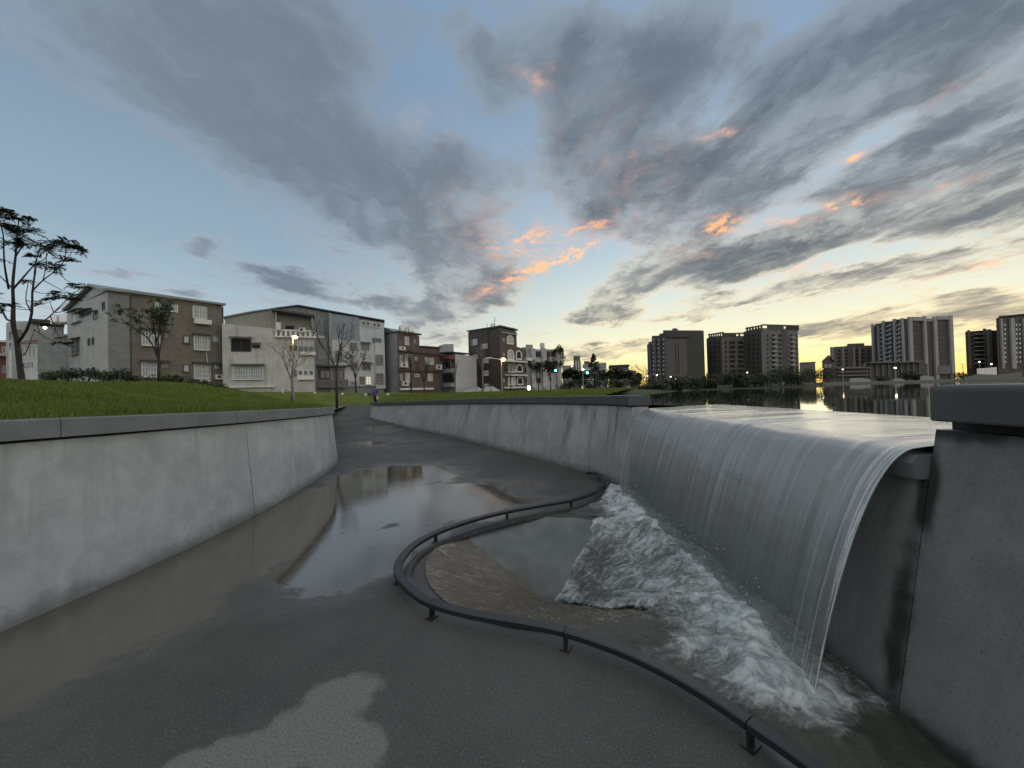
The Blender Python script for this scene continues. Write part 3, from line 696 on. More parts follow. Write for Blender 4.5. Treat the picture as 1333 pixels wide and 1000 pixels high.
# ------------------------------------------------------------------ lake and shore
o = MB().add([(2.95, -60, 1.63), (260, -60, 1.63), (260, 75, 1.63), (5, 75, 1.63), (6.0, 25, 1.63), (2.2, 9.0, 1.63), (3.05, 7.26, 1.63), (3.9, YF, 1.63), (4.1, YN, 1.63), (2.95, YN, 1.63)], [tuple(range(10))]).build('lake', M_LAKE)
tag(o, 'still dark lake behind the weir reflecting the dusk sky', 'lake', kind='structure')
def bank():
    # shoreline by pixel column: distance of the waterline
    S = [(740, 19), (800, 20), (838, 22), (868, 25), (900, 29), (960, 31), (1020, 33), (1070, 36), (1085, 46), (1150, 47), (1200, 46), (1260, 44), (1300, 42), (1340, 41), (1450, 40), (1700, 40), (2200, 38)]
    base = []
    for px, D in S:
        x = (px - CX) / F * D; base.append(Vector((x, D)))
    mb = MB(); k = 9; vs = []
    for i, p in enumerate(base):
        d = p.normalized()
        for j in range(k):
            w = (0, .4, 1.2, 3, 8, 25, 80, 250, 700)[j]; z = (1.55, 1.65, 1.70, 1.78, 1.86, 1.88, 1.85, 1.8, 1.5)[j]
            q = p + d * w
            vs.append((q.x, q.y, z + (.04 * mnoise.noise(Vector((q.x * .6, q.y * .6, 1))) if 0 < j < 5 else 0)))
    fs = [(i * k + j, (i + 1) * k + j, (i + 1) * k + j + 1, i * k + j + 1) for i in range(len(base) - 1) for j in range(k - 1)]
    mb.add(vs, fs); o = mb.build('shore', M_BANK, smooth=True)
    bm = bmesh.new(); bm.from_mesh(o.data)
    for f in bm.faces:
        if f.normal.z < 0: f.normal_flip()
    bm.to_mesh(o.data); bm.free()
    tag(o, 'dark grassy shore on the far side of the lake', 'shore', kind='structure')
bank()

# ------------------------------------------------------------------ waterfall
def uvmesh(name, grid, mat_, parent=None, uvs=None, attr=None, smooth=True):
    n, k = len(grid), len(grid[0])
    vs = [tuple(p) for row in grid for p in row]
    fs = [(i * k + j, (i + 1) * k + j, (i + 1) * k + j + 1, i * k + j + 1) for i in range(n - 1) for j in range(k - 1)]
    mb = MB().add(vs, fs)
    me = bpy.data.meshes.new(name); off = wloc(parent) if parent else Vector()
    me.from_pydata([(a - off.x, b - off.y, c - off.z) for a, b, c in vs], [], fs)
    me.materials.append(mat_)
    ul = me.uv_layers.new(name='UVMap'); U = [c for row in uvs for c in row]
    flat = []
    for f in me.polygons:
        for vi in f.vertices: flat += [U[vi][0], U[vi][1]]
    ul.data.foreach_set('uv', flat)
    if smooth: me.polygons.foreach_set('use_smooth', [True] * len(me.polygons))
    o = bpy.data.objects.new(name, me); COL.objects.link(o)
    if parent: o.parent = parent
    return o
def waterfall():
    fall = thing('waterfall', (2.3, 4.7, 0), 'smooth sheet of water pouring over the weir into the churning basin', 'waterfall')
    y0, y1, n = 2.33, 7.15, 240
    rows, uvs, crows, cuvs = [], [], [], []
    for i in range(n + 1):
        s = i / n; y = y0 + (y1 - y0) * s
        ridge = .030 * mnoise.noise(Vector((y * 1.3, .3, 0))) + .02 * mnoise.noise(Vector((y * 4.1, 5, 0))) + .006 * mnoise.noise(Vector((y * 17, 9, 0)))
        for yc, a in ((3.95, .06), (4.02, -.05), (5.1, .035), (5.16, -.03), (5.55, .03), (6.3, .03), (2.62, .04), (2.40, .05)):
            ridge += a * math.exp(-((y - yc) / .045) ** 2)
        v0 = 1.0 + .12 * (1 - s) + ridge * 1.2
        zc = 1.588 + ridge * .25
        row, uv = [], []
        T = 30
        pts = [(2.58, zc + .008, 0), (2.52, zc + .003, 0)]
        for j in range(T + 1):
            tau = .585 * (j / T) ** .85
            x = 2.46 - v0 * tau; z = zc - .004 - 4.9 * tau * tau
            pull = (s < .25) * 0
            pts.append((x, z, tau))
        acc = 0; px_ = pts[0]
        pinch = lambda z: 0
        for (x, z, tau) in pts:
            acc += math.hypot(x - px_[0], z - px_[1]); px_ = (x, z, tau)
            # the sheet narrows a little as it falls
            yy = y + (.08 * (1 - s) ** 3 * tau / .585) - .10 * s ** 4 * tau / .585
            rip = ridge * tau * .5 + .012 * mnoise.noise(Vector((y * 6, z * .8, 2))) * tau / .585
            row.append((x + rip, yy, z)); uv.append((y, acc))
        rows.append(row); uvs.append(uv)
        crow, cuv = [], []
        xb = 3.9 + (4.1 - 3.9) * (1 - s) + .03 * mnoise.noise(Vector((y, 4, 4)))
        for j in range(14):
            f = j / 13; x = xb + (2.58 - xb) * f
            z = 1.632 + (zc + .008 - 1.632) * f ** 1.6 + .006 * mnoise.noise(Vector((x * 3, y * 3, 1))) * math.sin(f * 3.14)
            yy = y if i not in (0, n) else (YN + .02 if i == 0 else YF - .02)
            crow.append((x, yy, z)); cuv.append((x, y))
        crows.append(crow); cuvs.append(cuv)
    uvmesh('falling_sheet', rows, M_FALL, fall, uvs)
    uvmesh('crest_sheet', crows, M_CREST, fall, cuvs)
    # beaded rims at both ends of the sheet
    for k in (0, n):
        MB().tube([Vector(p) + Vector((-.012, 0, 0)) for p in rows[k][1:]], [.003 + .005 * abs(mnoise.noise(Vector((j * .9, k, 0)))) for j in range(len(rows[k]) - 1)], 6).build('water_rim', M_RIM, fall, smooth=True)
M_RIM = surf('clear_rim_water', (.45, .48, .48), .08, .3, 6, spec=.9)
waterfall()

# ------------------------------------------------------------------ funnel, foam, rail
def funnel():
    fn = thing('funnel_basin', (FC.x, FC.y, 0), 'round conical concrete drain sunk into the path inside the rail', 'basin')
    n = 96; mb = MB()
    prof = [(FR + .35, -.007), (FR + .002, -.006), (FR - .03, -.014), (FR * .6, -FDEP * .4), (.14, -FDEP * .97), (.10, -FDEP - .25)]
    vs = []; fs = []
    for r, z in prof:
        for j in range(n):
            a = 2 * math.pi * j / n; vs.append((FC.x + r * math.cos(a), FC.y + r * math.sin(a), z))
    for i in range(len(prof) - 1):
        for j in range(n): fs.append((i * n + j, i * n + (j + 1) % n, (i + 1) * n + (j + 1) % n, (i + 1) * n + j))
    o = mb.add(vs, fs).build('cone', M_CONE, fn, smooth=True)
    # brown film of water running down the left side
    rows, uvs = [], []
    for i in range(71):
        s = i / 70; a0 = 146 + 158 * s; row, uv = [], []
        ridge = mnoise.noise(Vector((s * 30, 1, 0))) * .008
        for j in range(22):
            f = j / 21; r = FR * 1.02 + (.16 - FR * 1.02) * f
            a = R(a0 + 7 * mnoise.noise(Vector((r * 3.2, 4, 0))) * max(0, 1 - s * 5) + 3 * mnoise.noise(Vector((r * 11, 9, 0))) * max(0, 1 - s * 5))
            z = -FDEP * max(0, 1 - r / FR) + .016 + ridge * math.sin(3.14 * min(1, f * 1.5 + .1)) - .012 * max(0, abs(s - .5) * 2 - .85) / .15
            row.append((FC.x + r * math.cos(a), FC.y + r * math.sin(a), z)); uv.append((a * .9, f * 1.5))
        rows.append(row); uvs.append(uv)
    uvmesh('running_film', rows, M_FLOW, fn, uvs)
funnel()

RAILPX = [(764, 616), (776, 616), (785, 625), (778, 638), (748, 650), (704, 658), (660, 666), (612, 678), (567, 694), (536, 712), (519, 734), (521, 752), (540, 772), (562, 785), (612, 799), (682, 811), (736, 822), (802, 844), (862, 871), (922, 905), (976, 941), (1022, 972), (1064, 1002), (1140, 1060)]
RAILZ = .13
RAIL = spline([onz(px, py, RAILZ) for px, py in RAILPX], .08)
def railside(p):                         # True inside the basin (right of the rail)
    best, bi = 1e9, 0
    for i, q in enumerate(RAIL):
        d = (q.x - p[0]) ** 2 + (q.y - p[1]) ** 2
        if d < best: best, bi = d, i
    i = min(max(bi, 1), len(RAIL) - 2); tg = RAIL[i + 1] - RAIL[i - 1]
    cr = tg.x * (p[1] - RAIL[i].y) - tg.y * (p[0] - RAIL[i].x)
    return cr > 0, math.sqrt(best)
def rail():
    rt = thing('low_guard_rail', (RAIL[0].x, RAIL[0].y, 0), 'dark steel knee-low rail curving in an S around the funnel', 'rail')
    n = len(RAIL); nr = []
    for i in range(n):
        tg = RAIL[min(i + 1, n - 1)] - RAIL[max(i - 1, 0)]; tg.z = 0; tg.normalize(); nr.append(Vector((-tg.y, tg.x, 0)))
    joints = []
    for px, py in ((519, 734), (561, 785), (736, 822), (976, 941), (704, 658), (612, 678)):
        p = onz(px, py, RAILZ); joints.append(min(range(n), key=lambda i: (RAIL[i] - p).length))
    cuts = sorted(set([0] + joints[:1] + joints[1:4] + [joints[4]] + [n - 1]))
    w, h = .043, .023
    for a, b in zip(cuts, cuts[1:]):
        idx = list(range(a, b + 1))
        def sec(q):
            i = idx[q]; p = RAIL[i].copy(); tg = Vector((nr[i].y, -nr[i].x, 0))
            if q == 0: p += tg * .003
            if q == len(idx) - 1: p -= tg * .003
            N = nr[i]
            return [p + N * x + Vector((0, 0, z)) for x, z in ((-w, -h), (-w, h - .008), (-w + .008, h), (w - .008, h), (w, h - .008), (w, -h))]
        MB().sweep(idx, sec).build('rail_bar', M_RAIL, rt)
    posts = [2]; acc = 0; spots = [(785, 627), (745, 651), (660, 666), (569, 693), (517, 745), (558, 784), (734, 821), (974, 939)]
    for px, py in spots:
        p = onz(px, py, RAILZ); i = min(range(n), key=lambda q: (RAIL[q] - p).length)
        p = RAIL[i]; rz = math.atan2(nr[i].y, nr[i].x)
        mb = MB().box((p.x, p.y, .055), (.05, .02, .11), rz).box((p.x, p.y, .006), (.09, .07, .012), rz)
        mb.build('post', M_RAIL, rt)
    kb = thing('drain_kerb', (RAIL[0].x, RAIL[0].y, 0), 'wet dark kerb lying under the curved rail', 'kerb')
    idx = list(range(4, joints[1] - 4))
    def ks(q):
        p = RAIL[idx[q]]; N = nr[idx[q]]
        return [Vector((p.x, p.y, 0)) + N * x + Vector((0, 0, z)) for x, z in ((.06, -.02), (.065, .045), (.13, .05), (.15, -.02))]
    MB().sweep(idx, ks).build('kerb_strip', M_KERB, kb)
rail()

def foam():
    x0, x1, y0, y1, st = -1.05, 2.3, 1.2, 7.3, .022
    nx, ny = int((x1 - x0) / st), int((y1 - y0) / st)
    import array
    vs, am, cvs, uvs, ok = [], [], [], [], []
    for i in range(nx + 1):
        x = x0 + i * st
        for j in range(ny + 1):
            y = y0 + j * st
            r = math.hypot(x - FC.x, y - FC.y); a = math.degrees(math.atan2(y - FC.y, x - FC.x))
            base = -FDEP * max(0, 1 - r / FR) if r < FR else 0
            ins, dr = railside((x, y))
            jet = 1.93 - (.12 if y < 3 else .12 * (3 - min(y, 3)) ) + .03 * mnoise.noise(Vector((x * 2, y * 3, 0)))
            dj = jet - x                                       # distance from where the jet lands
            wob = .14 * mnoise.noise(Vector((x * 2.1, y * 2.1, 5))) + .07 * mnoise.noise(Vector((x * 6, y * 6, 2)))
            inten = 1.06 - max(0, dj) * .70 - max(0, -dj) * 1.3 - .12 * (1 - sstep(dr, .1, .35)) + .16 * mnoise.noise(Vector((x * 2.7, y * 2.7, 31)))
            if y < 2.35: inten -= (2.35 - y) * 2.6
            inside = r < FR
            if inside:                                         # rushing wedge down the cone
                lo, hi = -62 + 40 * wob, 57 + 50 * wob
                edge = min(a - lo, hi - a)
                cov = sstep(edge * math.radians(1) * max(r, .10), -.06, .16)
                inten = max(inten * .6, .54 + .22 * sstep(r, FR * .1, FR)) + (.28 if a > 0 else .06) * math.exp(-((edge * math.radians(1) * r) / .09) ** 2) + (.14 if r < .32 else 0)
                inten -= .12 * math.exp(-(((x - 1.1) / .28) ** 2 + ((y - 5.1) / .35) ** 2))
            else:
                cov = 1 if (x > .3 or y < 3.2) else 0
                if y > 5.6: inten = min(inten, .95 - .6 * max(0, 1.75 - x))
                cov *= sstep(x + wob, .55, .75) if y > 4.6 else 1
                if a > 50: cov *= sstep(r - FR, .02, .16)
                if y < 4.6: cov *= sstep(x + wob * .5 - (.25 if y > 3.0 else -.3), 0, .3)
            show = ins and cov > .02 and dr > .03
            h = mnoise.noise(Vector((x * 3, y * 3, 0))) * .6 + mnoise.noise(Vector((x * 7, y * 7, 7))) * .4 + mnoise.noise(Vector((x * 15, y * 15, 3))) * .12 + (0 if inten > .6 else .25 * mnoise.noise(Vector((x * 13, y * 21, 6))))
            amp = (.02 + .085 * max(0, min(1, inten))) * (.45 if inside else 1)
            heap = .10 * math.exp(-((dj - .10) / .30) ** 2) * sstep(y, 1.9, 2.6)
            z = base - .10 * (1 - sstep(dr, .05, .2)) + (.02 + .05 * max(0, min(1, inten)) + amp * h + heap) * max(cov, .12) + (.010 if inside else 0) - .02 * (1 - cov)
            vs.append((x, y, z)); am.append(max(0, min(1.1, inten + .22 * h * .6)))
            cvs.append(cov * sstep(dr, .02, .12))
            if inside: uvs.append((r * 1.0, math.radians(a) * 1.1))
            else: uvs.append((-x * .8 + y * .3, y))
            ok.append(show)
    k = ny + 1; fs = []
    for i in range(nx):
        for j in range(ny):
            q = (i * k + j, (i + 1) * k + j, (i + 1) * k + j + 1, i * k + j + 1)
            if all(ok[z] for z in q): fs.append(q)
    me = bpy.data.meshes.new('foam'); me.from_pydata(vs, [], fs); me.materials.append(M_FOAM)
    ul = me.uv_layers.new(name='UVMap'); flat = []
    for f in me.polygons:
        for vi in f.vertices: flat += list(uvs[vi])
    ul.data.foreach_set('uv', flat)
    at_ = me.attributes.new('foam_amount', 'FLOAT', 'POINT'); at_.data.foreach_set('value', am)
    ac = me.attributes.new('cover', 'FLOAT', 'POINT'); ac.data.foreach_set('value', cvs)
    me.polygons.foreach_set('use_smooth', [True] * len(me.polygons))
    bm = bmesh.new(); bm.from_mesh(me)
    bmesh.ops.delete(bm, geom=[v for v in bm.verts if not v.link_faces], context='VERTS'); bm.to_mesh(me); bm.free()
    o = bpy.data.objects.new('foam', me); COL.objects.link(o)
    tag(o, 'white churning foam at the foot of the waterfall running into the funnel', 'foam', kind='stuff')
    # flung drops and threads of spray
    rnd = random.Random(11); mb = MB()
    for _ in range(1100):
        y = 2.5 + 4.6 * rnd.random(); t_ = rnd.random() ** 2.2
        x = 1.92 - rnd.gauss(.12, .14); z = .12 + .42 * t_
        r = rnd.uniform(.0010, .0028); L = r * rnd.uniform(1.2, 5)
        d = Vector((-rnd.random() * .7, rnd.uniform(-.4, .4), rnd.uniform(.1, 1.0))).normalized() * L
        p = Vector((x, y, z)); a = d.cross(Vector((.2, .9, .1))).normalized() * r; b = d.cross(a).normalized() * r
        mb.add([p - d, p + a, p + b, p - a, p - b, p + d], [(0, 2, 1), (0, 3, 2), (0, 4, 3), (0, 1, 4), (5, 1, 2), (5, 2, 3), (5, 3, 4), (5, 4, 1)])
    o = mb.build('spray', M_SPRAY, fix=False)
    tag(o, 'fine white drops thrown up where the waterfall lands', 'spray', kind='stuff')
foam()
# ------------------------------------------------------------------ buildings
GB = .9                                  # level the houses stand on
class Facade:
    """a vertical wall plane between two points on the ground plan"""
    def __init__(s, A, B):
        s.A = Vector((A[0], A[1])); s.B = Vector((B[0], B[1]))
        s.u = (s.B - s.A).normalized(); n = Vector((s.u.y, -s.u.x))
        if n.dot(-s.A) < 0: n = -n
        s.n = n
    def uz(s, px, py):
        d = ray(px, py); k = (s.A.dot(s.n)) / (d.x * s.n.x + d.y * s.n.y)
        p = EYE + d * k
        return (Vector((p.x, p.y)) - s.A).dot(s.u), p.z
    def P(s, u, z, d=0.0):
        q = s.A + s.u * u + s.n * d; return (q.x, q.y, z)
    def box(s, mb, u0, u1, z0, z1, d0, d1):
        if u0 > u1: u0, u1 = u1, u0
        return mb.hexa([s.P(u0, z0, d0), s.P(u1, z0, d0), s.P(u1, z0, d1), s.P(u0, z0, d1), s.P(u0, z1, d0), s.P(u1, z1, d0), s.P(u1, z1, d1), s.P(u0, z1, d1)])
    def rect(s, x0, y0, x1, y1):
        a, b = s.uz((x0 + x1) / 2, y0)[1], s.uz((x0 + x1) / 2, y1)[1]
        ym = (y0 + y1) / 2
        return s.uz(x0, ym)[0], s.uz(x1, ym)[0], b, a
    def pbox(s, mb, x0, y0, x1, y1, d0, d1):
        u0, u1, z0, z1 = s.rect(x0, y0, x1, y1); return s.box(mb, u0, u1, z0, z1, d0, d1)
def fac(px0, D0, px1, D1):
    return Facade(((px0 - CX) / F * D0, D0), ((px1 - CX) / F * D1, D1))
def corner(L, A):                      # depth directions for two walls that share a corner
    return (A.u - A.n * .02).normalized(), (-L.u - L.n * .02).normalized()
def snap(fc, prof, over=0.0):
    L = (fc.B - fc.A).length; out = []
    for i, p in enumerate(prof):
        u, z = fc.uz(*p)
        if i == 0 and abs(u) < .09 * L + .25: u = -over
        if i == len(prof) - 1 and abs(u - L) < .09 * L + .25: u = L + over
        out.append((u, z))
    return out
def body(name, fc, prof, back, m, parent, z0=GB, d=0.0, bd=None):
    """prof: (px, py) roofline points along the facade; extruded back metres"""
    pts = snap(fc, prof); n = len(pts); vs = []
    if bd is None: bd = (fc.A if fc.A.x > 0 else fc.B).normalized()
    def PP(u, z, dd):
        if dd >= d: return fc.P(u, z, dd)
        x, y, _ = fc.P(u, z, d); return (x + bd.x * back, y + bd.y * back, z)
    for dd in (d, -back):
        for u, z in pts: vs.append(PP(u, z0, dd))
        for u, z in pts: vs.append(PP(u, z, dd))
    mb = MB(); fs = []
    for i in range(n - 1):
        fs += [(i, i + 1, n + i + 1, n + i), (2 * n + i + 1, 2 * n + i, 3 * n + i, 3 * n + i + 1), (n + i, n + i + 1, 3 * n + i + 1, 3 * n + i), (i + 1, i, 2 * n + i, 2 * n + i + 1)]
    fs += [(0, n, 3 * n, 2 * n), (n - 1, 3 * n - 1, 4 * n - 1, 2 * n - 1)]
    fs[-1] = (n - 1, 2 * n + n - 1, 3 * n + n - 1, 2 * n - 1)
    return mb.add(vs, fs).build(name, m, parent)
def roofband(name, fc, prof, back, m, parent, th=.25, out=.35, bd=None):
    pts = snap(fc, prof, .12); n = len(pts); vs = []
    if bd is None: bd = (fc.A if fc.A.x > 0 else fc.B).normalized()
    def PP(u, z, dd):
        if dd >= out: return fc.P(u, z, dd)
        x, y, _ = fc.P(u, z, 0); return (x + bd.x * back, y + bd.y * back, z)
    for dd in (out, -back):
        for u, z in pts: vs.append(PP(u, z + .004, dd))
        for u, z in pts: vs.append(PP(u, z + th, dd))
    fs = []
    for i in range(n - 1):
        fs += [(i, i + 1, n + i + 1, n + i), (2 * n + i + 1, 2 * n + i, 3 * n + i, 3 * n + i + 1), (n + i, n + i + 1, 3 * n + i + 1, 3 * n + i), (i + 1, i, 2 * n + i, 2 * n + i + 1)]
    fs += [(0, n, 3 * n, 2 * n), (n - 1, 3 * n - 1, 4 * n - 1, 2 * n - 1)]
    return MB().add(vs, fs).build(name, m, parent)
M_GLASS = surf('dark_glass', (.03, .035, .04), .08, .1, 2, bump=0, spec=.8)
M_GLASSP = surf('pale_glass', (.30, .34, .34), .15, .25, 5, bump=0, spec=.7)
M_VOID = surf('dark_opening', (.015, .015, .015), .8)
M_WHITE = surf('white_paint', (.62, .61, .57), .5, .1)
M_FRAME = surf('grey_frame', (.25, .25, .24), .5)
M_DKMETAL = surf('dark_metal', (.05, .05, .05), .5)
M_AC = surf('cream_metal', (.55, .54, .49), .5, .1)
M_LITWIN = emis('lit_window', (1, .93, .75), .55)

def window(fc, p, x0, y0, x1, y1, frame=M_WHITE, glass=M_GLASS, bars=0, awn=False, sill=False, deep=.05, rails=0, name='window'):
    u0, u1, z0, z1 = fc.rect(x0, y0, x1, y1)
    if u1 < u0: u0, u1 = u1, u0
    t = min(.09, (u1 - u0) * .13); mb = MB(); o = .06
    for a in ((u0, u1, z0, z0 + t), (u0, u1, z1 - t, z1), (u0, u0 + t, z0 + t, z1 - t), (u1 - t, u1, z0 + t, z1 - t)):
        fc.box(mb, a[0], a[1], a[2], a[3], -.02, o)
    mid = (u0 + u1) / 2
    if u1 - u0 > .7: fc.box(mb, mid - t * .4, mid + t * .4, z0 + t, z1 - t, -.02, o - .012)
    fr = mb.build(name, frame, p)
    g = MB(); fc.box(g, u0 + t * .6, u1 - t * .6, z0 + t * .6, z1 - t * .6, -.02, deep * .5); g.build('pane', glass, fr)
    if bars:                            # projecting security cage
        b = MB(); dp = .34
        for k in range(bars + 1):
            u = u0 + (u1 - u0) * k / bars; fc.box(b, u - .018, u + .018, z0 + .02, z1 - .02, dp - .03, dp)
        for k in range(4):
            z = z0 + (z1 - z0) * (k + .02) / 3.04; fc.box(b, u0, u1, z - .02, z + .02, dp - .055, dp - .027)
        fc.box(b, u0, u1, z0 - .05, z0, o, dp)
        b.build('bars', frame, fr)
    if awn:
        b = MB(); b.hexa([fc.P(u0 - .12, z1 + .03, .62), fc.P(u1 + .12, z1 + .03, .62), fc.P(u1 + .12, z1 + .25, .03), fc.P(u0 - .12, z1 + .25, .03), fc.P(u0 - .12, z1 + .07, .62), fc.P(u1 + .12, z1 + .07, .62), fc.P(u1 + .12, z1 + .29, .03), fc.P(u0 - .12, z1 + .29, .03)])
        b.build('awning', M_DKMETAL, fr)
    if sill:
        b = MB(); fc.box(b, u0 - .06, u1 + .06, z0 - .09, z0 - .003, -.02, .14); b.build('sill', frame, fr)
    return fr
def acunit(fc, p, x0, y0, x1, y1):
    u0, u1, z0, z1 = fc.rect(x0, y0, x1, y1); mb = MB(); fc.box(mb, u0, u1, z0, z1, .05, .45)
    fc.box(mb, u0, u1, z0 - .06, z0 - .005, 0, .5)
    o = mb.build('air_conditioner', M_AC, p); g = MB(); w = u1 - u0
    uc, zc = u0 + w * .4, (z0 + z1) / 2; r = min(abs(w) * .3, (z1 - z0) * .38); k = 14
    vs = [fc.P(uc + r * math.cos(6.283 * i / k), zc + r * math.sin(6.283 * i / k), .456) for i in range(k)]
    vs += [fc.P(uc + r * math.cos(6.283 * i / k), zc + r * math.sin(6.283 * i / k), .47) for i in range(k)]
    g.add(vs, [tuple(range(k, 2 * k))] + [(i, (i + 1) % k, k + (i + 1) % k, k + i) for i in range(k)]); g.build('fan_grille', M_DKMETAL, o)
    return o
def slab(fc, p, name, m, x0, y0, x1, y1, d0, d1):
    mb = MB(); fc.pbox(mb, x0, y0, x1, y1, d0, d1); return mb.build(name, m, p)
def bld(name, fc, label, cat='house', group=None):
    c = fc.A.lerp(fc.B, .5); return thing(name, (c.x, c.y, GB), label, cat, group)

# ---- brown house with the gable
m_tileL = surf('grey_wall_tile', (.36, .355, .34), .6, .1, 1, tile=(.5, .25), bump=.05)
m_tileD = surf('dark_grey_tile', (.20, .20, .195), .6, .1, 1, tile=(.5, .22), bump=.05)
m_brown = surf('brown_wall_tile', (.165, .145, .115), .6, .1, 1, tile=(.4, .2), bump=.05, streak=.2)
m_roof = surf('grey_metal_roof', (.22, .22, .22), .5, .1, rib=.2)
def house_brown():
    A, Bx = fac(141, 36, 292, 43.5), fac(88, 43, 141, 36); bL, bA = corner(Bx, A)
    h = bld('house', A, 'brown tiled three storey house with a grey gable end left of the white houses')
    body('gable_wall', Bx, [(88, 405), (97, 398), (122, 374), (141, 379.5)], 8, m_tileL, h, bd=bL)
    body('wall', A, [(141, 379.5), (170, 384), (170.2, 384), (292, 400)], 12, m_brown, h, bd=bA)
    body('grey_panel', A, [(141.3, 380), (169.5, 384)], .04, m_tileD, h, d=.03)
    roofband('roof', A, [(138, 379), (170, 382.5), (293.5, 398.5)], 12, m_roof, h, .22, .45, bd=bA)
    roofband('roof', Bx, [(86, 406), (122, 373), (142, 378.8)], 8.5, m_roof, h, .22, .4, bd=bL)
    w = window
    w(A, h, 200.7, 393.5, 209, 402.7, glass=M_GLASSP); w(A, h, 221.7, 396.7, 231.5, 406.5, glass=M_GLASSP)
    w(A, h, 250.6, 399.7, 268, 415, glass=M_GLASSP, bars=3); slab(A, h, 'window_ledge', M_WHITE, 251.7, 416.5, 273.5, 422.5, .02, .5)
    w(A, h, 184, 431, 207, 450.5, glass=M_GLASSP, bars=6, awn=True); w(A, h, 210.5, 433, 218.7, 439.5, frame=M_FRAME, awn=True)
    w(A, h, 238.2, 437.2, 246.7, 447, frame=M_DKMETAL, glass=M_GLASSP, sill=True); w(A, h, 252, 437.5, 272, 456, glass=M_GLASSP, bars=6, awn=True)
    w(A, h, 276.7, 438.3, 284.7, 445.5, frame=M_FRAME, glass=M_GLASSP)
    w(A, h, 184, 472, 206, 491.2, glass=M_GLASSP, bars=6, awn=True); w(A, h, 209.5, 473, 218.7, 479.2, frame=M_FRAME, awn=True)
    w(A, h, 238.2, 474.7, 246.7, 484.5, frame=M_DKMETAL, glass=M_GLASSP, sill=True); w(A, h, 252.2, 475, 272.2, 493.2, glass=M_GLASSP, bars=6, awn=True)
    w(A, h, 277.7, 474.7, 285.7, 480.7, frame=M_FRAME, glass=M_GLASSP, awn=True)
    acunit(A, h, 259, 494.5, 272, 501.5); acunit(A, h, 279, 488, 290, 493.5)
    u, z0, z1 = A.uz(270.5, 470)[0], A.uz(270, 474)[1], A.uz(270, 457)[1]
    MB().tube([A.P(u, z0, .06), A.P(u - .1, (z0 + z1) / 2, .08), A.P(u - .15, z1, .06)], .035, 6).build('pipe', M_WHITE, h)
    u = A.uz(170, 440)[0]; z1 = A.uz(170, 386)[1]; MB().tube([A.P(u, GB, .05), A.P(u, z1, .05)], .05, 6).build('pipe', M_DKMETAL, h)
    u = A.uz(290.5, 440)[0]; z1 = A.uz(290.5, 400)[1]; MB().tube([A.P(u, GB, .05), A.P(u, z1, .05)], .05, 6).build('pipe', M_DKMETAL, h)
    w(Bx, h, 133.4, 393, 136.6, 404, frame=M_DKMETAL, glass=M_VOID); w(Bx, h, 94, 407, 107, 420, awn=True, bars=3)
    w(Bx, h, 122, 408.5, 127, 416, frame=M_DKMETAL, awn=True); w(Bx, h, 104, 407.5, 119, 412, frame=M_DKMETAL, glass=M_VOID, awn=True)
    w(Bx, h, 114.8, 440.5, 117.2, 450.3, frame=M_DKMETAL, glass=M_VOID); w(Bx, h, 120, 439.5, 122.6, 449, frame=M_DKMETAL, glass=M_VOID)
    w(Bx, h, 94, 443.5, 104, 461.5, frame=M_FRAME, awn=True, bars=2); w(Bx, h, 113.5, 479, 116.5, 485, frame=M_DKMETAL, glass=M_VOID); w(Bx, h, 120, 478, 123, 484.5, frame=M_DKMETAL, glass=M_VOID)
house_brown()

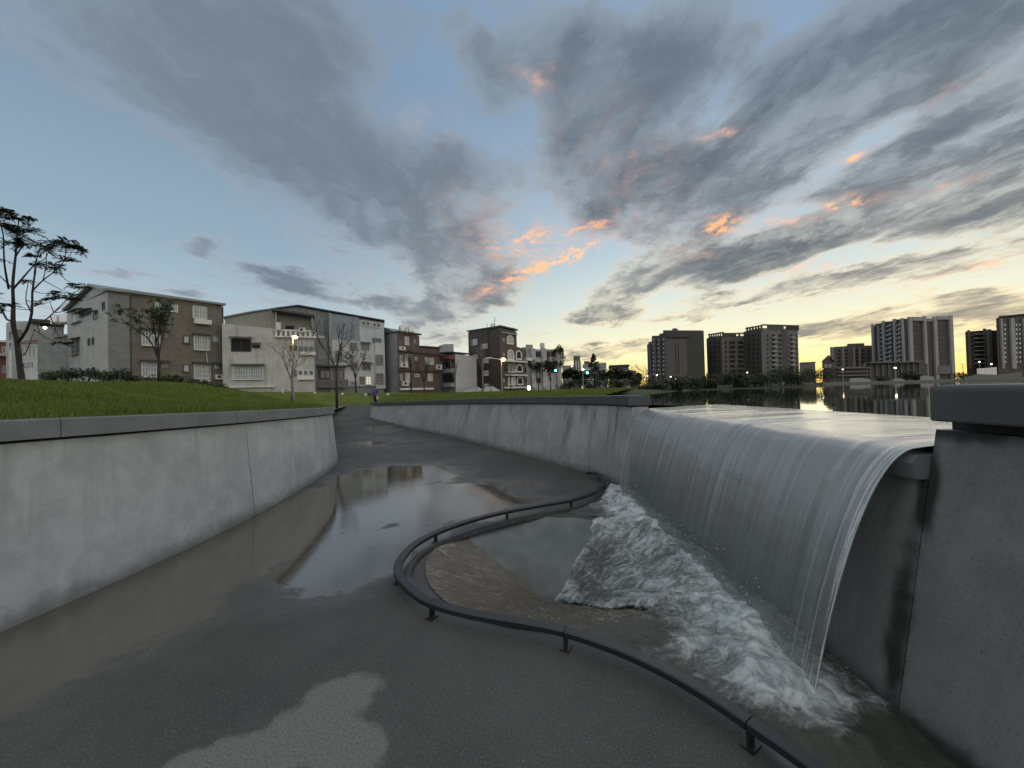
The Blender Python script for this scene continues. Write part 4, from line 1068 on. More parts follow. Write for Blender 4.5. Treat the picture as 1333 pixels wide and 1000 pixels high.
# ---- low white house at far left, and the red-brown one beside it
m_whitet = surf('white_wall_tile', (.42, .44, .45), .6, .1, 1, tile=(.8, .4), bump=.05, streak=.2)
m_white = surf('white_render', (.46, .46, .45), .7, .12, 1, streak=.35)
m_red = surf('red_roof_tile', (.17, .045, .035), .6, .2, 3)
def house_far_left():
    A = fac(8, 46, 49, 48); Bf = fac(49, 41, 88, 44)
    h = bld('house', A, 'white house with a red lean-to roof and water tanks behind the big tree')
    body('wall', A, [(8, 421), (14, 418), (42, 418), (49, 420)], 7, m_white, h)
    body('tile_block', Bf, [(49, 434), (88, 435)], 5, m_whitet, h)
    lo = fac(26, 43, 49, 41.5); body('wall', lo, [(26, 447), (49, 446)], 3, m_white, h)
    a, b = lo.uz(25, 447.5), lo.uz(49, 446); mb = MB()
    mb.hexa([lo.P(a[0], a[1], .4), lo.P(b[0], b[1], .4), lo.P(b[0], b[1] + .95, -2.5), lo.P(a[0], a[1] + .95, -2.5), lo.P(a[0], a[1] + .12, .4), lo.P(b[0], b[1] + .12, .4), lo.P(b[0], b[1] + 1.07, -2.5), lo.P(a[0], a[1] + 1.07, -2.5)]); mb.build('lean_to_roof', m_red, h)
    for k in range(4): window(lo, h, 28.5 + k * 4.8, 449, 32.6 + k * 4.8, 467)
    window(lo, h, 31, 472, 43, 478, frame=M_FRAME)
    window(A, h, 10.5, 431, 16, 441.5); window(A, h, 21.5, 428, 30, 438); window(A, h, 11, 446, 16, 452)
    up = fac(41, 47, 82, 49); body('terrace_wall', up, [(41, 424), (82, 426)], 4, M_FRAME, h)
    roofband('terrace_roof', up, [(40, 420), (82, 422.5)], 4, M_DKMETAL, h, .3, 1.4)
    for px in (50, 70, 81): u = up.uz(px, 430)[0]; MB().tube([up.P(u, up.uz(px, 437)[1] - 1, 1.2), up.P(u, up.uz(px, 422)[1], 1.2)], .06, 6).build('terrace_post', M_DKMETAL, h)
    u, z = up.uz(57.8, 428); MB().ball(up.P(u, z, 1.0), .16).build('porch_lamp', emis('white_lamp', (1, .97, .9), 9), h)
    co = fac(11, 44, 16, 44.2); u0, u1, z0, z1 = co.rect(11.5, 457, 15.3, 487); mb = MB(); co.box(mb, u0, u1, GB, z1, -.3, 0); mb.build('column', M_WHITE, h)
    for n_, (x0, x1) in enumerate(((67.5, 78), (79, 89))):
        a = at((x0 + x1) / 2, 421, 47.5); r = (x1 - x0) / F * 47.5 / 2; hh = 11 / F * 47.5
        tag(MB().lathe(a, [(r * .9, -.1), (r, 0), (r * 1.02, hh * .3), (r, hh * .33), (r * 1.02, hh * .62), (r, hh * .66), (r, hh * .92), (r * .7, hh), (r * .2, hh * 1.06)], 16).build('water_tank', m_steel, None, smooth=True),
            'steel rooftop water tank behind the tree, ' + ('nearer the tree trunk' if n_ == 0 else 'against the brown house gable'), 'water tank', 'steel water tanks on the white house')
    rd = fac(-12, 50, 9, 50.5); r2 = bld('house', rd, 'red brick corner of a low house at the left edge behind the tree')
    body('wall', rd, [(-12, 443), (9, 446)], 6, surf('red_brick', (.17, .06, .045), .7, .15, 2, tile=(.24, .08)), r2)
    window(rd, r2, 3.2, 451.5, 8.5, 460); slab(rd, r2, 'porch_roof', M_WHITE, -12, 461, 11, 464, 0, 1.2); window(rd, r2, 3, 476, 9, 486, frame=M_FRAME)
    slab(rd, r2, 'cornice', M_WHITE, -12, 443, 9.5, 445.5, .02, .3)
m_steel = surf('stainless_steel', (.55, .53, .50), .3, .1, 2, metal=.7, bump=.02)
house_far_left()

# ---- white house with the balcony
m_olive = surf('olive_metal_cladding', (.23, .23, .19), .5, .08, 1, rib=.25, bump=.3)
m_cream = surf('stained_cream_wall', (.44, .43, .40), .7, .12, .7, streak=.55, grime=(.16, .14, .11))
def house_balcony():
    A = fac(290, 42.5, 357.5, 44.5); Bf = fac(357.5, 44.5, 410, 46)
    h = bld('house', A, 'stained white house with an open roofed balcony behind the street lamp tree')
    body('wall', A, [(290, 421), (357.5, 428)], 9, m_cream, h)
    u0, z0 = A.uz(295, 421.5); u1, z1 = A.uz(357.5, 428.5); 
    up = Facade(A.P(0, 0, -1.2)[:2], A.P((A.B - A.A).length, 0, -1.2)[:2])
    body('upper_wall', up, [(301, 415), (330, 407), (359, 403)], 7, m_olive, h)
    body('wall', Bf, [(357.5, 437), (410, 440)], 9, m_cream, h)
    inn = Facade(Bf.P(0, 0, -1.6)[:2], Bf.P((Bf.B - Bf.A).length, 0, -1.6)[:2])
    body('balcony_back_wall', inn, [(357.5, 406), (410, 414)], 6, m_olive, h)
    roofband('roof', Bf, [(355, 404.5), (410.5, 413)], 9, M_DKMETAL, h, .22, .5)
    rl = up; roofband('roof', up, [(299, 414.5), (330, 406.5), (359, 402.5)], 7, m_roof, h, .15, .2)
    for x in (358.2, 405.5): u = Bf.uz(x, 425)[0]; mb = MB(); Bf.box(mb, u, u + .18, Bf.uz(x, 437)[1], Bf.uz(x, 406 if x < 400 else 413)[1], -.2, 0); mb.build('balcony_post', M_FRAME, h)
    mb = MB()
    for k in range(9):                  # pierced parapet
        x = 358 + k * 6.35; Bf.pbox(mb, x, 430.5 + k * .35, x + 3.2, 437.6 + k * .35, -.1, .12)
    Bf.pbox(mb, 357.6, 429.5, 409, 431.5, -.12, .14); mb.build('parapet', M_WHITE, h)
    slab(Bf, h, 'lower_ledge', M_WHITE, 357.6, 438.2, 410, 440, .01, .4)
    acunit(Bf, h, 390, 427.5, 398, 432.5)
    window(inn, h, 371.5, 424, 383, 429.5, frame=M_DKMETAL, glass=M_VOID)
    window(A, h, 300.7, 441.5, 327, 458, frame=M_DKMETAL, glass=M_VOID, awn=True); window(A, h, 328, 449.3, 338.5, 453.6, frame=M_DKMETAL, glass=M_VOID, awn=True)
    window(A, h, 303.5, 477, 343, 494, glass=M_GLASSP, bars=12, awn=True)
    for k in range(3): window(Bf, h, 389 + k * 6.6, 451, 395 + k * 6.6, 458, frame=M_FRAME)
    window(Bf, h, 377, 450.5, 387, 456, frame=M_DKMETAL); slab(Bf, h, 'window_ledge', M_WHITE, 391.6, 458.6, 411, 462.7, .02, .5)
    for k in range(3): window(Bf, h, 388 + k * 7, 482, 394.3 + k * 7, 489, frame=M_WHITE)
    slab(Bf, h, 'window_ledge', M_WHITE, 388, 490, 409, 494.5, .02, .45); window(Bf, h, 381.5, 482, 386, 490, frame=M_DKMETAL)
    slab(A, h, 'base_ledge', M_WHITE, 297, 502.6, 357, 504.5, .01, .3)
    u, z = Bf.uz(360, 426); mb = MB(); Bf.box(mb, u, u + .5, z - .4, z + .5, .15, .5); mb.build('air_conditioner', M_AC, h)
    # grey metal house whose gable rises behind
    C_ = fac(404, 49, 500, 56); g = bld('house', C_, 'tall grey and blue metal clad house with white lower floors')
    m_gr = surf('dark_grey_metal_cladding', (.16, .17, .18), .45, .06, 1, rib=.3, bump=.3); m_bl = surf('blue_grey_cladding', (.22, .25, .28), .45, .06, 1, rib=.3, bump=.3); m_lb = surf('pale_blue_wall', (.42, .46, .47), .6, .1, .8, streak=.25)
    m_w = surf('worn_white_wall', (.47, .47, .46), .7, .12, .8, streak=.35)
    m_bw = surf('brown_shop_wall', (.13, .11, .10), .6)
    gb = Facade(C_.P(-5.2, 0, -.0)[:2], C_.P(0, 0, 0)[:2])
    body('wall', C_, [(358, 402.5), (387, 399.5), (428, 407), (500, 419.5)], 10, m_gr, g)
    roofband('roof', C_, [(355, 403), (387, 398.8), (428, 406), (501, 418.6)], 10, M_DKMETAL, g, .16, .35)
    slab(C_, g, 'blue_panel', m_bl, 431, 411, 467, 444, .02, .10); slab(C_, g, 'upper_panel', m_lb, 467.4, 419, 499.5, 446, .02, .14)
    slab(C_, g, 'white_wall', m_w, 431, 444.4, 487, 503, .02, .2); slab(C_, g, 'corner_wall', m_w, 487.3, 446.6, 500, 506, .02, .3)
    u = C_.uz(429, 430)[0]; mb = MB(); C_.box(mb, u - .15, u + .25, GB, C_.uz(429, 408)[1], .02, .25); mb.build('corner_pilaster', M_FRAME, g)
    G = Facade(C_.P(0, 0, .2)[:2], C_.P(9, 0, .2)[:2])
    for k in range(2): window(G, g, 470 + k * 14.4, 417.8 + k * 2, 482 + k * 13.5, 424.5 + k * 2, frame=M_WHITE)
    window(G, g, 485.3, 440.5, 496, 447.2, frame=M_DKMETAL); window(G, g, 454.7, 446, 464.6, 454.6, frame=M_FRAME, bars=3); window(G, g, 435.7, 457, 445.6, 470, frame=M_FRAME, bars=3)
    window(G, g, 470, 448, 480.8, 456.4, frame=M_FRAME, awn=True); window(G, g, 455.5, 471.5, 465.5, 479.8, frame=M_FRAME, bars=3); window(G, g, 470.9, 474, 482.6, 482.5, frame=M_FRAME, awn=True)
    window(G, g, 475.5, 490, 483.5, 501, frame=M_WHITE, glass=M_LITWIN, bars=3); window(G, g, 467.5, 490, 474.5, 501, frame=M_FRAME); window(G, g, 456.5, 496.5, 465, 501.5, frame=M_FRAME)
    G2 = Facade(C_.P(0, 0, .31)[:2], C_.P(9, 0, .31)[:2])
    window(G2, g, 488.9, 462, 498.3, 474, frame=M_FRAME, bars=3); window(G2, g, 489.2, 486, 499, 498.7, frame=M_FRAME, bars=3)
    window(C_, g, 414, 456, 425, 468, frame=M_FRAME); window(C_, g, 452, 419.5, 460.5, 426, frame=M_FRAME); window(C_, g, 412.5, 437.5, 422.5, 440, frame=M_WHITE)
    slab(C_, g, 'shop_wall', m_bw, 409.5, 494.3, 450, 505, .02, .9); slab(C_, g, 'shop_canopy', M_DKMETAL, 409, 476, 450, 478.2, .02, 1.2)
    G3 = Facade(C_.P(0, 0, .21)[:2], C_.P(9, 0, .21)[:2])
    window(G3, g, 416.5, 482, 430, 493, frame=M_DKMETAL); window(G3, g, 434, 481, 448, 493, frame=M_DKMETAL)
house_balcony()

# ---- red-brown tile house
m_rb = surf('red_brown_tile', (.125, .083, .068), .6, .1, 1, tile=(.4, .18), bump=.05, streak=.25)
m_corr = surf('galvanised_cladding', (.24, .255, .26), .45, .15, .6, rib=.22, bump=.4, streak=.25)
def tank(px, py0, py1, D, w, label, group):
    a = at(px, py1, D); r = w / F * D / 2; hh = (py1 - py0) / F * D
    return tag(MB().lathe(a, [(r * .9, -.05), (r, 0), (r * 1.03, hh * .3), (r, hh * .34), (r * 1.03, hh * .62), (r, hh * .66), (r, hh * .9), (r * .7, hh), (r * .2, hh * 1.06)], 14).build('water_tank', m_steel, smooth=True), label, 'water tank', group)
def house_redbrown():
    A = fac(518, 56, 573.5, 64); L = fac(499.6, 58, 518, 56); bL, bA = corner(L, A)
    h = bld('house', A, 'red brown tiled house with a grey metal side wall and stepped roofline')
    body('side_wall', L, [(499.6, 425.5), (518, 432)], 4.2, m_corr, h, bd=bL)
    body('wall', A, [(518, 434), (545.8, 437.5), (545.9, 452), (573.5, 453.8)], 3.2, m_rb, h, bd=bA)
    roofband('roof_edge', A, [(518, 433), (546.5, 436.5)], 3.2, M_DKMETAL, h, .2, .4, bd=bA); roofband('roof_edge', A, [(546.6, 451.5), (574, 453.4)], 3.2, M_DKMETAL, h, .16, .3, bd=bA)
    for y in (458.5, 482): slab(A, h, 'floor_band', surf('dark_band', (.08, .05, .045)), 518.2, y, 573, y + 1.6, .02, .3)
    slab(A, h, 'base_band', M_WHITE, 520, 505.2, 563, 507.6, .02, .3)
    w = window
    w(A, h, 526.8, 438.5, 532.2, 449.4, glass=M_GLASSP); w(A, h, 538.5, 442.5, 541, 446.8); w(A, h, 527.2, 461.5, 535, 472, glass=M_GLASSP, bars=3); w(A, h, 539.5, 465, 543, 469.2); w(A, h, 520.5, 463, 523.5, 471)
    w(A, h, 553, 466, 564.6, 474.6, glass=M_GLASSP); w(A, h, 520.8, 487, 523.6, 495); w(A, h, 528, 485.8, 534, 498, glass=M_GLASSP); w(A, h, 556.7, 486.5, 562.8, 496.2, glass=M_GLASSP); w(A, h, 539.5, 487, 545.8, 490.5)
    for b in ((518.9, 451.6, 525, 455.8), (519.6, 472.4, 528.6, 478), (522.3, 496.4, 529.5, 502), (566.4, 475, 572.7, 480.8)): acunit(A, h, *b)
    tank(524.5, 424, 432.5, 58, 10, 'round steel water tank on the red brown house, next to its metal side wall', 'water tanks on the red brown house')
    tank(535.3, 425, 433.8, 58, 8.5, 'round steel water tank on the red brown house, at the step in the roof', 'water tanks on the red brown house')
house_redbrown()

# ---- narrow house with open floors and a white flank
def house_narrow():
    A = fac(572.2, 67, 593.4, 64); S = fac(593.4, 64, 621, 68.5); bL, bA = corner(A, S)
    h = bld('house', A, 'narrow grey house with open dark floors and a blank white side wall')
    m_s = surf('white_panel_wall', (.46, .46, .45), .6, .06, .5, tile=(40, .9), bump=.1)
    body('side_wall', S, [(593.4, 461), (621, 464)], 4, m_s, h, bd=bA)
    body('wall', A, [(572.2, 462), (593.4, 461)], 5, surf('weathered_render', (.22, .22, .21), .7, .2, 1, streak=.5), h, bd=bL)
    body('roof_room', fac(572, 70, 591.6, 69), [(572, 450), (580, 447.8), (591.6, 447.8)], 4, surf('grey_render', (.33, .33, .31), .7, .1), h, z0=5)
    roofband('roof', A, [(574, 460.5), (593.4, 459.5)], 4, M_DKMETAL, h, .2, .7, bd=bL)
    slab(A, h, 'red_awning', m_red, 575.4, 464, 593, 468.6, .1, 1.3)
    for y0, y1 in ((470, 480.2), (487.5, 498.2)): window(A, h, 576.5, y0, 592.5, y1, frame=M_DKMETAL, glass=M_VOID, name='open_floor')
    for y0 in (480.7, 499): slab(A, h, 'balcony', M_FRAME, 575, y0, 593, y0 + 5, .02, .9)
    sh = thing('shed', (0, 58, GB), 'low shed with pale sloping sheet roofs in front of the dark brown house', 'shed')
    sh.location = at(625, 511, 60); sh.location.z = GB
    for (x0, y0, x1, y1) in ((598, 511, 621, 503.5), (621, 503.2, 627.5, 506.5), (628, 506.5, 640, 502.5), (640, 502.5, 652, 509)):
        f = fac(x0, 60, x1, 60.5); body('roof_panel', f, [(x0, y0), (x1, y1)], 4, surf('sheet_roof', (.42, .43, .43), .5, .1), sh)
house_narrow()

# ---- dark brown house with the arched windows
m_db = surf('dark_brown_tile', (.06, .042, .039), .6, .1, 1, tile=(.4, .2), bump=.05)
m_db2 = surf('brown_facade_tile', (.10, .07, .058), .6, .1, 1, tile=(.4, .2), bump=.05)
def arch(fc, p, x0, y0, x1, y1, glass=M_GLASS, frame=M_WHITE):
    u0, u1, z0, z1 = fc.rect(x0, y0, x1, y1)
    if u0 > u1: u0, u1 = u1, u0
    r = (u1 - u0) / 2; uc = (u0 + u1) / 2; zs = z1 - r; k = 10
    def outline(t):
        return [(u0 + t, z0 + t), (u1 - t, z0 + t)] + [(uc + (r - t) * math.cos(math.pi * i / k), zs + (r - t) * math.sin(math.pi * i / k)) for i in range(k + 1)]
    a, b = outline(-.12), outline(.10); n = len(a); vs = [fc.P(u, z, .12) for u, z in a] + [fc.P(u, z, .12) for u, z in b] + [fc.P(u, z, -.02) for u, z in a] + [fc.P(u, z, -.02) for u, z in b]
    fs = []
    for i in range(n):
        j = (i + 1) % n; fs += [(i, j, n + j, n + i), (i, 2 * n + i, 2 * n + j, j), (n + i, n + j, 3 * n + j, 3 * n + i)]
    mb = MB().add(vs, fs); 
    if glass is not M_VOID: fc.box(mb, uc - .04, uc + .04, z0 + .1, z1 - .1, -.02, .09)
    fr = mb.build('arched_window', frame, p)
    MB().add([fc.P(u, z, .05) for u, z in outline(.05)], [tuple(range(n))]).build('pane', glass, fr)
def house_dark():
    L = fac(611, 73, 652, 66); A = fac(652, 66, 684, 71); bL, bA = corner(L, A)
    h = bld('house', A, 'tall dark brown house with white arched windows behind the lit street lamp')
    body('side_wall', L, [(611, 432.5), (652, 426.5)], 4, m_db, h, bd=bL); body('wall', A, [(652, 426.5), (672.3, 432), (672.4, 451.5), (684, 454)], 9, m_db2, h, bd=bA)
    roofband('roof_edge', A, [(651.5, 425.6), (672.8, 430.8)], 9, M_DKMETAL, h, .25, .3, bd=bA); roofband('roof_edge', L, [(610.5, 431.8), (652, 425.6)], 4, M_DKMETAL, h, .25, .2, bd=bL)
    slab(A, h, 'cornice', M_FRAME, 652.5, 433.5, 672, 435.2, .0, .3)
    arch(A, h, 660, 437.2, 667.3, 447.6, M_GLASSP); arch(A, h, 661, 456, 668.2, 468.3, M_GLASSP); arch(A, h, 671.8, 457, 678.2, 467.6, M_VOID)
    for x0, x1 in ((661.5, 665.2), (666.8, 670)): arch(A, h, x0, 474.5, x1, 484.5, M_GLASSP); arch(A, h, x0, 491.5, x1, 501, M_GLASSP)
    arch(A, h, 672.3, 475, 679.5, 484, M_VOID); arch(A, h, 673, 491, 680, 500.5, M_VOID)
    for y in (469.8, 487.6, 503.6): slab(A, h, 'balcony_ledge', M_WHITE, 657.5 if y < 500 else 656, y, 683.5, y + 2, .0, .6)
    for y in (440.5, 459.5, 476.5, 493.5): window(A, h, 654.6, y, 656.6, y + 4)
    for b in ((616, 442, 621.3, 449.4), (628.5, 448, 634.8, 454), (617.5, 462, 622, 467.5), (630, 467, 636.6, 472.5), (630, 483, 636.6, 489), (631, 500, 637, 504.5)): window(L, h, *b, glass=M_GLASSP, bars=2)
    slab(L, h, 'recess_shade_panel', surf('recess_shade', (.05, .03, .03)), 634.9, 428.5, 637, 508, .01, .05)  # raised dark strip; the recess's shade is only in its colour
    MB().tube([at(644, 425, 68), at(644, 413, 68)], .05, 5).build('antenna', M_DKMETAL, h)
    MB().tube([at(634, 428, 68), at(634, 420, 68)], .03, 5).build('antenna', M_DKMETAL, h)
    tank(641.5, 421.5, 426.5, 69, 6, 'small pale water tank on top of the dark brown house', None)
house_dark()

# ---- patchy grey flats draped with plants
def house_patchy():
    A = fac(681, 76, 729, 84); h = bld('apartment_building', A, 'weathered grey and cream flats with plants hanging from open balconies', 'flats')
    m_p = surf('patchy_render', (.40, .39, .40), .75, .25, .9, streak=.7); m_c = surf('cream_render', (.42, .38, .28), .75, .15, 1, streak=.4)
    body('wall', A, [(681, 452), (694, 452.5), (694.2, 454.5), (729, 455)], 8, m_p, h)
    body('stair_tower', fac(685.6, 76.4, 695, 78), [(685.6, 448.8), (695, 449)], 3, M_FRAME, h)
    slab(A, h, 'cream_panel', m_c, 697, 467, 729, 478, .02, .12)
    for x0, x1 in ((690, 695.4), (704.6, 709.8), (723.6, 728.8)): slab(A, h, 'column', m_p, x0, 454, x1, 505, .02, .5)
    G = A
    for x0, x1 in ((682.3, 689.3), (696.5, 704), (710.3, 716.5), (717, 723)):
        for y0, y1 in ((457, 465.5), (478.5, 486), (491.5, 499)):
            if y0 > 480 and x0 > 709: continue
            window(G, h, x0, y0, x1, y1, frame=M_FRAME, glass=M_VOID, name='open_floor')
            if y0 < 470 and x0 < 690: slab(G, h, 'balcony', M_WHITE, x0, 466, x1, 470, .02, .8)
    window(G, h, 710.5, 485, 717, 490); window(G, h, 698, 479, 703, 486)
    for x, y in ((689, 473), (700, 478), (713, 476), (720, 474), (716, 482)):
        p = at(x, y, 77); leafclump(p, (.9, .5, .7), 120, .16, M_LEAF, 'hanging_plant', h)
    for x, y in ((731, 458), (733, 466), (731, 474), (728, 453)):
        p = at(x, y, 82); leafclump(p, (.6, .5, .8), 120, .18, M_LEAF, 'hanging_plant', h)
    body('roof_shelter', fac(722, 80, 735, 83), [(722, 455), (726, 451.5), (735, 453.5)], 3, M_DKMETAL, h, z0=10.2)
    MB().lathe(at(706, 453.5, 80), [(.5, 0), (.5, 1.0), (.1, 1.2)], 10).build('roof_tank', M_AC, h)
def leafclump(c, sz, n, leaf, m, name, parent=None, rnd=random.Random(5)):
    mb = MB(); c = Vector(c)
    for _ in range(n):
        while True:
            v = Vector((rnd.uniform(-1, 1), rnd.uniform(-1, 1), rnd.uniform(-1, 1)))
            if v.length < 1: break
        p = c + Vector((v.x * sz[0], v.y * sz[1], v.z * sz[2]))
        a = Vector((rnd.gauss(0, 1), rnd.gauss(0, 1), rnd.gauss(0, .7))).normalized() * leaf; b = a.cross(Vector((rnd.gauss(0, 1), rnd.gauss(0, 1), rnd.gauss(0, 1)))).normalized() * leaf * .55
        mb.add([p - a, p + b, p + a, p - b], [(0, 1, 2, 3)])
    return mb.build(name, m, parent, fix=False)
house_patchy()

# ---- farther blocks in the middle
def far_blocks():
    m1 = surf('far_grey', (.20, .20, .19), .7, .1, .3); m2 = surf('far_brown', (.10, .085, .075), .7, .1, .3); m3 = surf('far_blue_glass', (.20, .23, .24), .3, .1, .3)
    f = fac(732.6, 118, 748, 120); h = bld('office_block', f, 'low grey block between the weathered flats and the thin tower', 'building')
    body('wall', f, [(732.6, 476), (748, 475.5)], 14, m1, h)
    for k in range(2): window(f, h, 734, 480 + k * 8, 746, 483 + k * 8, frame=M_FRAME)
    f = fac(747.6, 122, 756.5, 123); h = bld('office_block', f, 'thin dark tower with white fins beside the green traffic light', 'building')
    body('wall', f, [(747.6, 463.5), (755, 463.5), (755.2, 471), (756.5, 471)], 8, m2, h)
    for x in (749, 752.2, 755): slab(f, h, 'fin', M_WHITE, x, 470, x + .9, 488, .02, .4)
    for k in range(4): slab(f, h, 'floor_band', M_FRAME, 748, 473 + k * 4.6, 756, 473.8 + k * 4.6, .02, .25)
    f = fac(759, 128, 790, 132); h = bld('office_block', f, 'grey glass fronted block behind the tall conical tree', 'building')
    body('wall', f, [(759, 474.5), (775, 472.5), (790, 472)], 15, m3, h)
    for k in range(3): slab(f, h, 'floor_band', M_WHITE, 759.5, 480.5 + k * 6.5, 790.3, 482 + k * 6.5, .02, .5)
    body('roof_room', fac(761, 131, 768, 131.5), [(761, 470.2), (768, 470.2)], 5, m2, h, z0=8)
    f = fac(793, 140, 819, 143); h = bld('office_block', f, 'plain dark brown block behind the pale street lights', 'building')
    body('wall', f, [(793, 478), (819, 477)], 15, m2, h); roofband('roof_edge', f, [(792.5, 477.4), (819.5, 476.3)], 15, M_DKMETAL, h, .5, .5)
    for k in range(5): window(f, h, 796 + k * 4.5, 482, 798.6 + k * 4.5, 486, frame=M_FRAME)
    f = fac(819, 150, 833, 152); h = bld('office_block', f, 'small dark stepped block just left of the first apartment tower', 'building')
    body('wall', f, [(819, 481.5), (828, 483), (828.2, 486), (833, 486.5)], 12, m2, h)
    for k in range(3): window(f, h, 820.5 + k * 3, 486, 822 + k * 3, 489, frame=M_FRAME)
far_blocks()

# ---- apartment towers on the far shore
def grid_windows(fc, p, cols, y0, y1, n, frame, glass, hfrac=.55, name='window'):
    """columns of windows down a facade; every window its own part, sharing nothing but material"""
    for (x0, x1, xb0, xb1) in cols:
        for k in range(n):
            t = (k + .5) / n; ya = y0 + (y1 - y0) * t; hh = (y1 - y0) / n * hfrac
            a, b = x0 + (xb0 - x0) * t, x1 + (xb1 - x1) * t
            mb = MB(); fc.pbox(mb, a, ya - hh / 2, b, ya + hh / 2, .05, .12); mb.build(name, glass, p)
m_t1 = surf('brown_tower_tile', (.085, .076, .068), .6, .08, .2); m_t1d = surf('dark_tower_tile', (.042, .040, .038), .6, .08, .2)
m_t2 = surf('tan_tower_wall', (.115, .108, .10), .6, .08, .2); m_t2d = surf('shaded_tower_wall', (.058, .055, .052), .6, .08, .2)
m_fin = surf('pale_tower_fin', (.26, .25, .245), .6, .08, .2)
M_PALEW = surf('pale_balcony', (.27, .28, .29), .4, .1)
def towers():
    D = 235
    L = fac(843.8, 250, 870, 232); A = fac(870, 232, 895.5, 234); Rr = fac(895.5, 236, 915, 243); bL, bA = corner(L, A)
    h = bld('apartment_tower', A, 'brown apartment tower with a rounded roof turret, leftmost tower across the lake', 'tower')
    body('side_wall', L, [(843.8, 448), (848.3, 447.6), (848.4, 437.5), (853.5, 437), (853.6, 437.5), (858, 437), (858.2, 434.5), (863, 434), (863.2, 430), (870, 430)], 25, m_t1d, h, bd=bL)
    body('wall', A, [(870, 440.5), (895.5, 440.5)], 18, m_t1, h, bd=bA); roofband('cornice', A, [(869, 439.5), (896.5, 439.5)], 25, m_t1d, h, 1.2, 1)
    body('wing', Rr, [(895.5, 437), (901, 437.6), (901.1, 443), (915, 443.6)], 20, m_t1d, h)
    body('roof_house', fac(873, 240, 891, 241), [(873, 431.5), (891, 431)], 12, m_t1d, h, z0=25)
    MB().ball(at(878.5, 432, 241), 2.3, 12, 8).build('roof_dome', m_t1d, h, smooth=True)
    for k in range(9):
        y = 448 + k * 5.6
        for x in (850.6, 857.0, 863.6): mb = MB(); L.pbox(mb, x, y - 7 + (x - 850) * .0, x + 1.9, y - 4.4, .05, .5); mb.build('window', M_PALEW, h)
        slab(Rr, h, 'window', M_PALEW, 904.5, y + 1, 907.5, y + 3, .05, .5); slab(Rr, h, 'window', M_PALEW, 910, y + 1.2, 912.8, y + 3.2, .05, .5)
    for x in (846.6, 853.2, 859.6, 866.8): slab(L, h, 'rib', m_t1, x, 441 if x > 850 else 450, x + 2.2, 497, .03, .9)
    slab(Rr, h, 'glass_strip', M_GLASSP, 897, 440, 899, 494, .05, .4)
    for x in (879.5, 883): slab(A, h, 'recess_shade_strip', m_t1d, x, 448, x + 1.2, 486, .03, .2)  # raised strips whose darker colour paints the shade of recesses
    # pair of towers joined
    L2 = fac(921.4, 250, 941, 240); A2 = fac(941, 240, 970, 243); bL, bA = corner(L2, A2)
    h = bld('apartment_tower', A2, 'lower dark apartment tower with an open roof frame, left of the taller tan tower', 'tower')
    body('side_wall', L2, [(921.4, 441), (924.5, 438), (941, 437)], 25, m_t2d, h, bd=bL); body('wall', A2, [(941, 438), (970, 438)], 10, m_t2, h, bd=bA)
    mb = MB()
    for k in range(7): x = 922.5 + k * 2.9; L2.pbox(mb, x, 434.5, x + 1.0, 439, -.6, .1)
    L2.pbox(mb, 921.6, 433.6, 941, 435.2, -.8, .2); A2.pbox(mb, 941, 433.4, 958, 438, -.8, .2); A2.pbox(mb, 958, 433.2, 970, 434.6, -.8, .2); A2.pbox(mb, 962, 434, 963.5, 438.5, -.6, .1); mb.build('roof_frame', m_t2d, h)
    grid_windows(L2, h, [(924, 926, 924, 926), (929.5, 931.5, 930, 932), (935, 937, 935.4, 937.4)], 443, 492, 8, None, M_VOID)
    grid_windows(A2, h, [(943.5, 945.5, 944, 946), (949.5, 956.5, 950, 957), (960, 967.5, 960.5, 968)], 443, 492, 8, None, M_VOID, .6)
    L3 = fac(970, 243, 993, 228); A3 = fac(993, 228, 1040.8, 236); bL, bA = corner(L3, A3)
    h = bld('apartment_tower', A3, 'taller tan apartment tower with rows of balconies and an open crown', 'tower')
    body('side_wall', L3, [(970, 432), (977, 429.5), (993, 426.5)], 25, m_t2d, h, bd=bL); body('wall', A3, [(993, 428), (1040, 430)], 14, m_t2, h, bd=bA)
    mb = MB()
    for k in range(6): x = 971.5 + k * 3.7; L3.pbox(mb, x, 426 - k * .5, x + 1.3, 431, -.6, .1)
    for k in range(4): L3.pbox(mb, 970.5 + k * 5.6, 426.5 - k * 1.1, 976.1 + k * 5.6, 428 - k * 1.1, -.8, .2)
    for k in range(9): x = 1024 + k * 1.9; A3.pbox(mb, x, 424, x + .7, 430.5, -.6, .1)
    A3.pbox(mb, 993, 422.8, 1040, 424.4, -.8, .2); A3.pbox(mb, 1000, 423.2, 1020, 429.5, -.8, .15); mb.build('roof_frame', m_t2d, h)
    grid_windows(L3, h, [(974, 976, 974, 976), (979.5, 982, 980, 982.4), (986, 988, 986, 988)], 434, 493, 10, None, M_VOID)
    grid_windows(A3, h, [(998.2, 999.8, 998.8, 1000.4), (1004.5, 1008.5, 1005, 1009), (1013.2, 1017.2, 1013.8, 1017.8), (1028.5, 1031.5, 1029, 1032), (1035.8, 1037.3, 1036.8, 1038.2)], 434, 493, 10, None, M_VOID, .5)
    for k in range(10): y = 437.5 + k * 5.9; slab(A3, h, 'balcony', M_PALEW, 1003.6, y + 1.2, 1009.2, y + 2.9, .1, 1.2); slab(A3, h, 'balcony', M_PALEW, 1027.5, y + 1.2, 1032.6, y + 2.9, .1, 1.2)
    slab(A3, h, 'recess_shade', m_t2d, 1019, 430, 1026, 494, .03, .2)  # shaded colour on a raised strip stands in for a recess
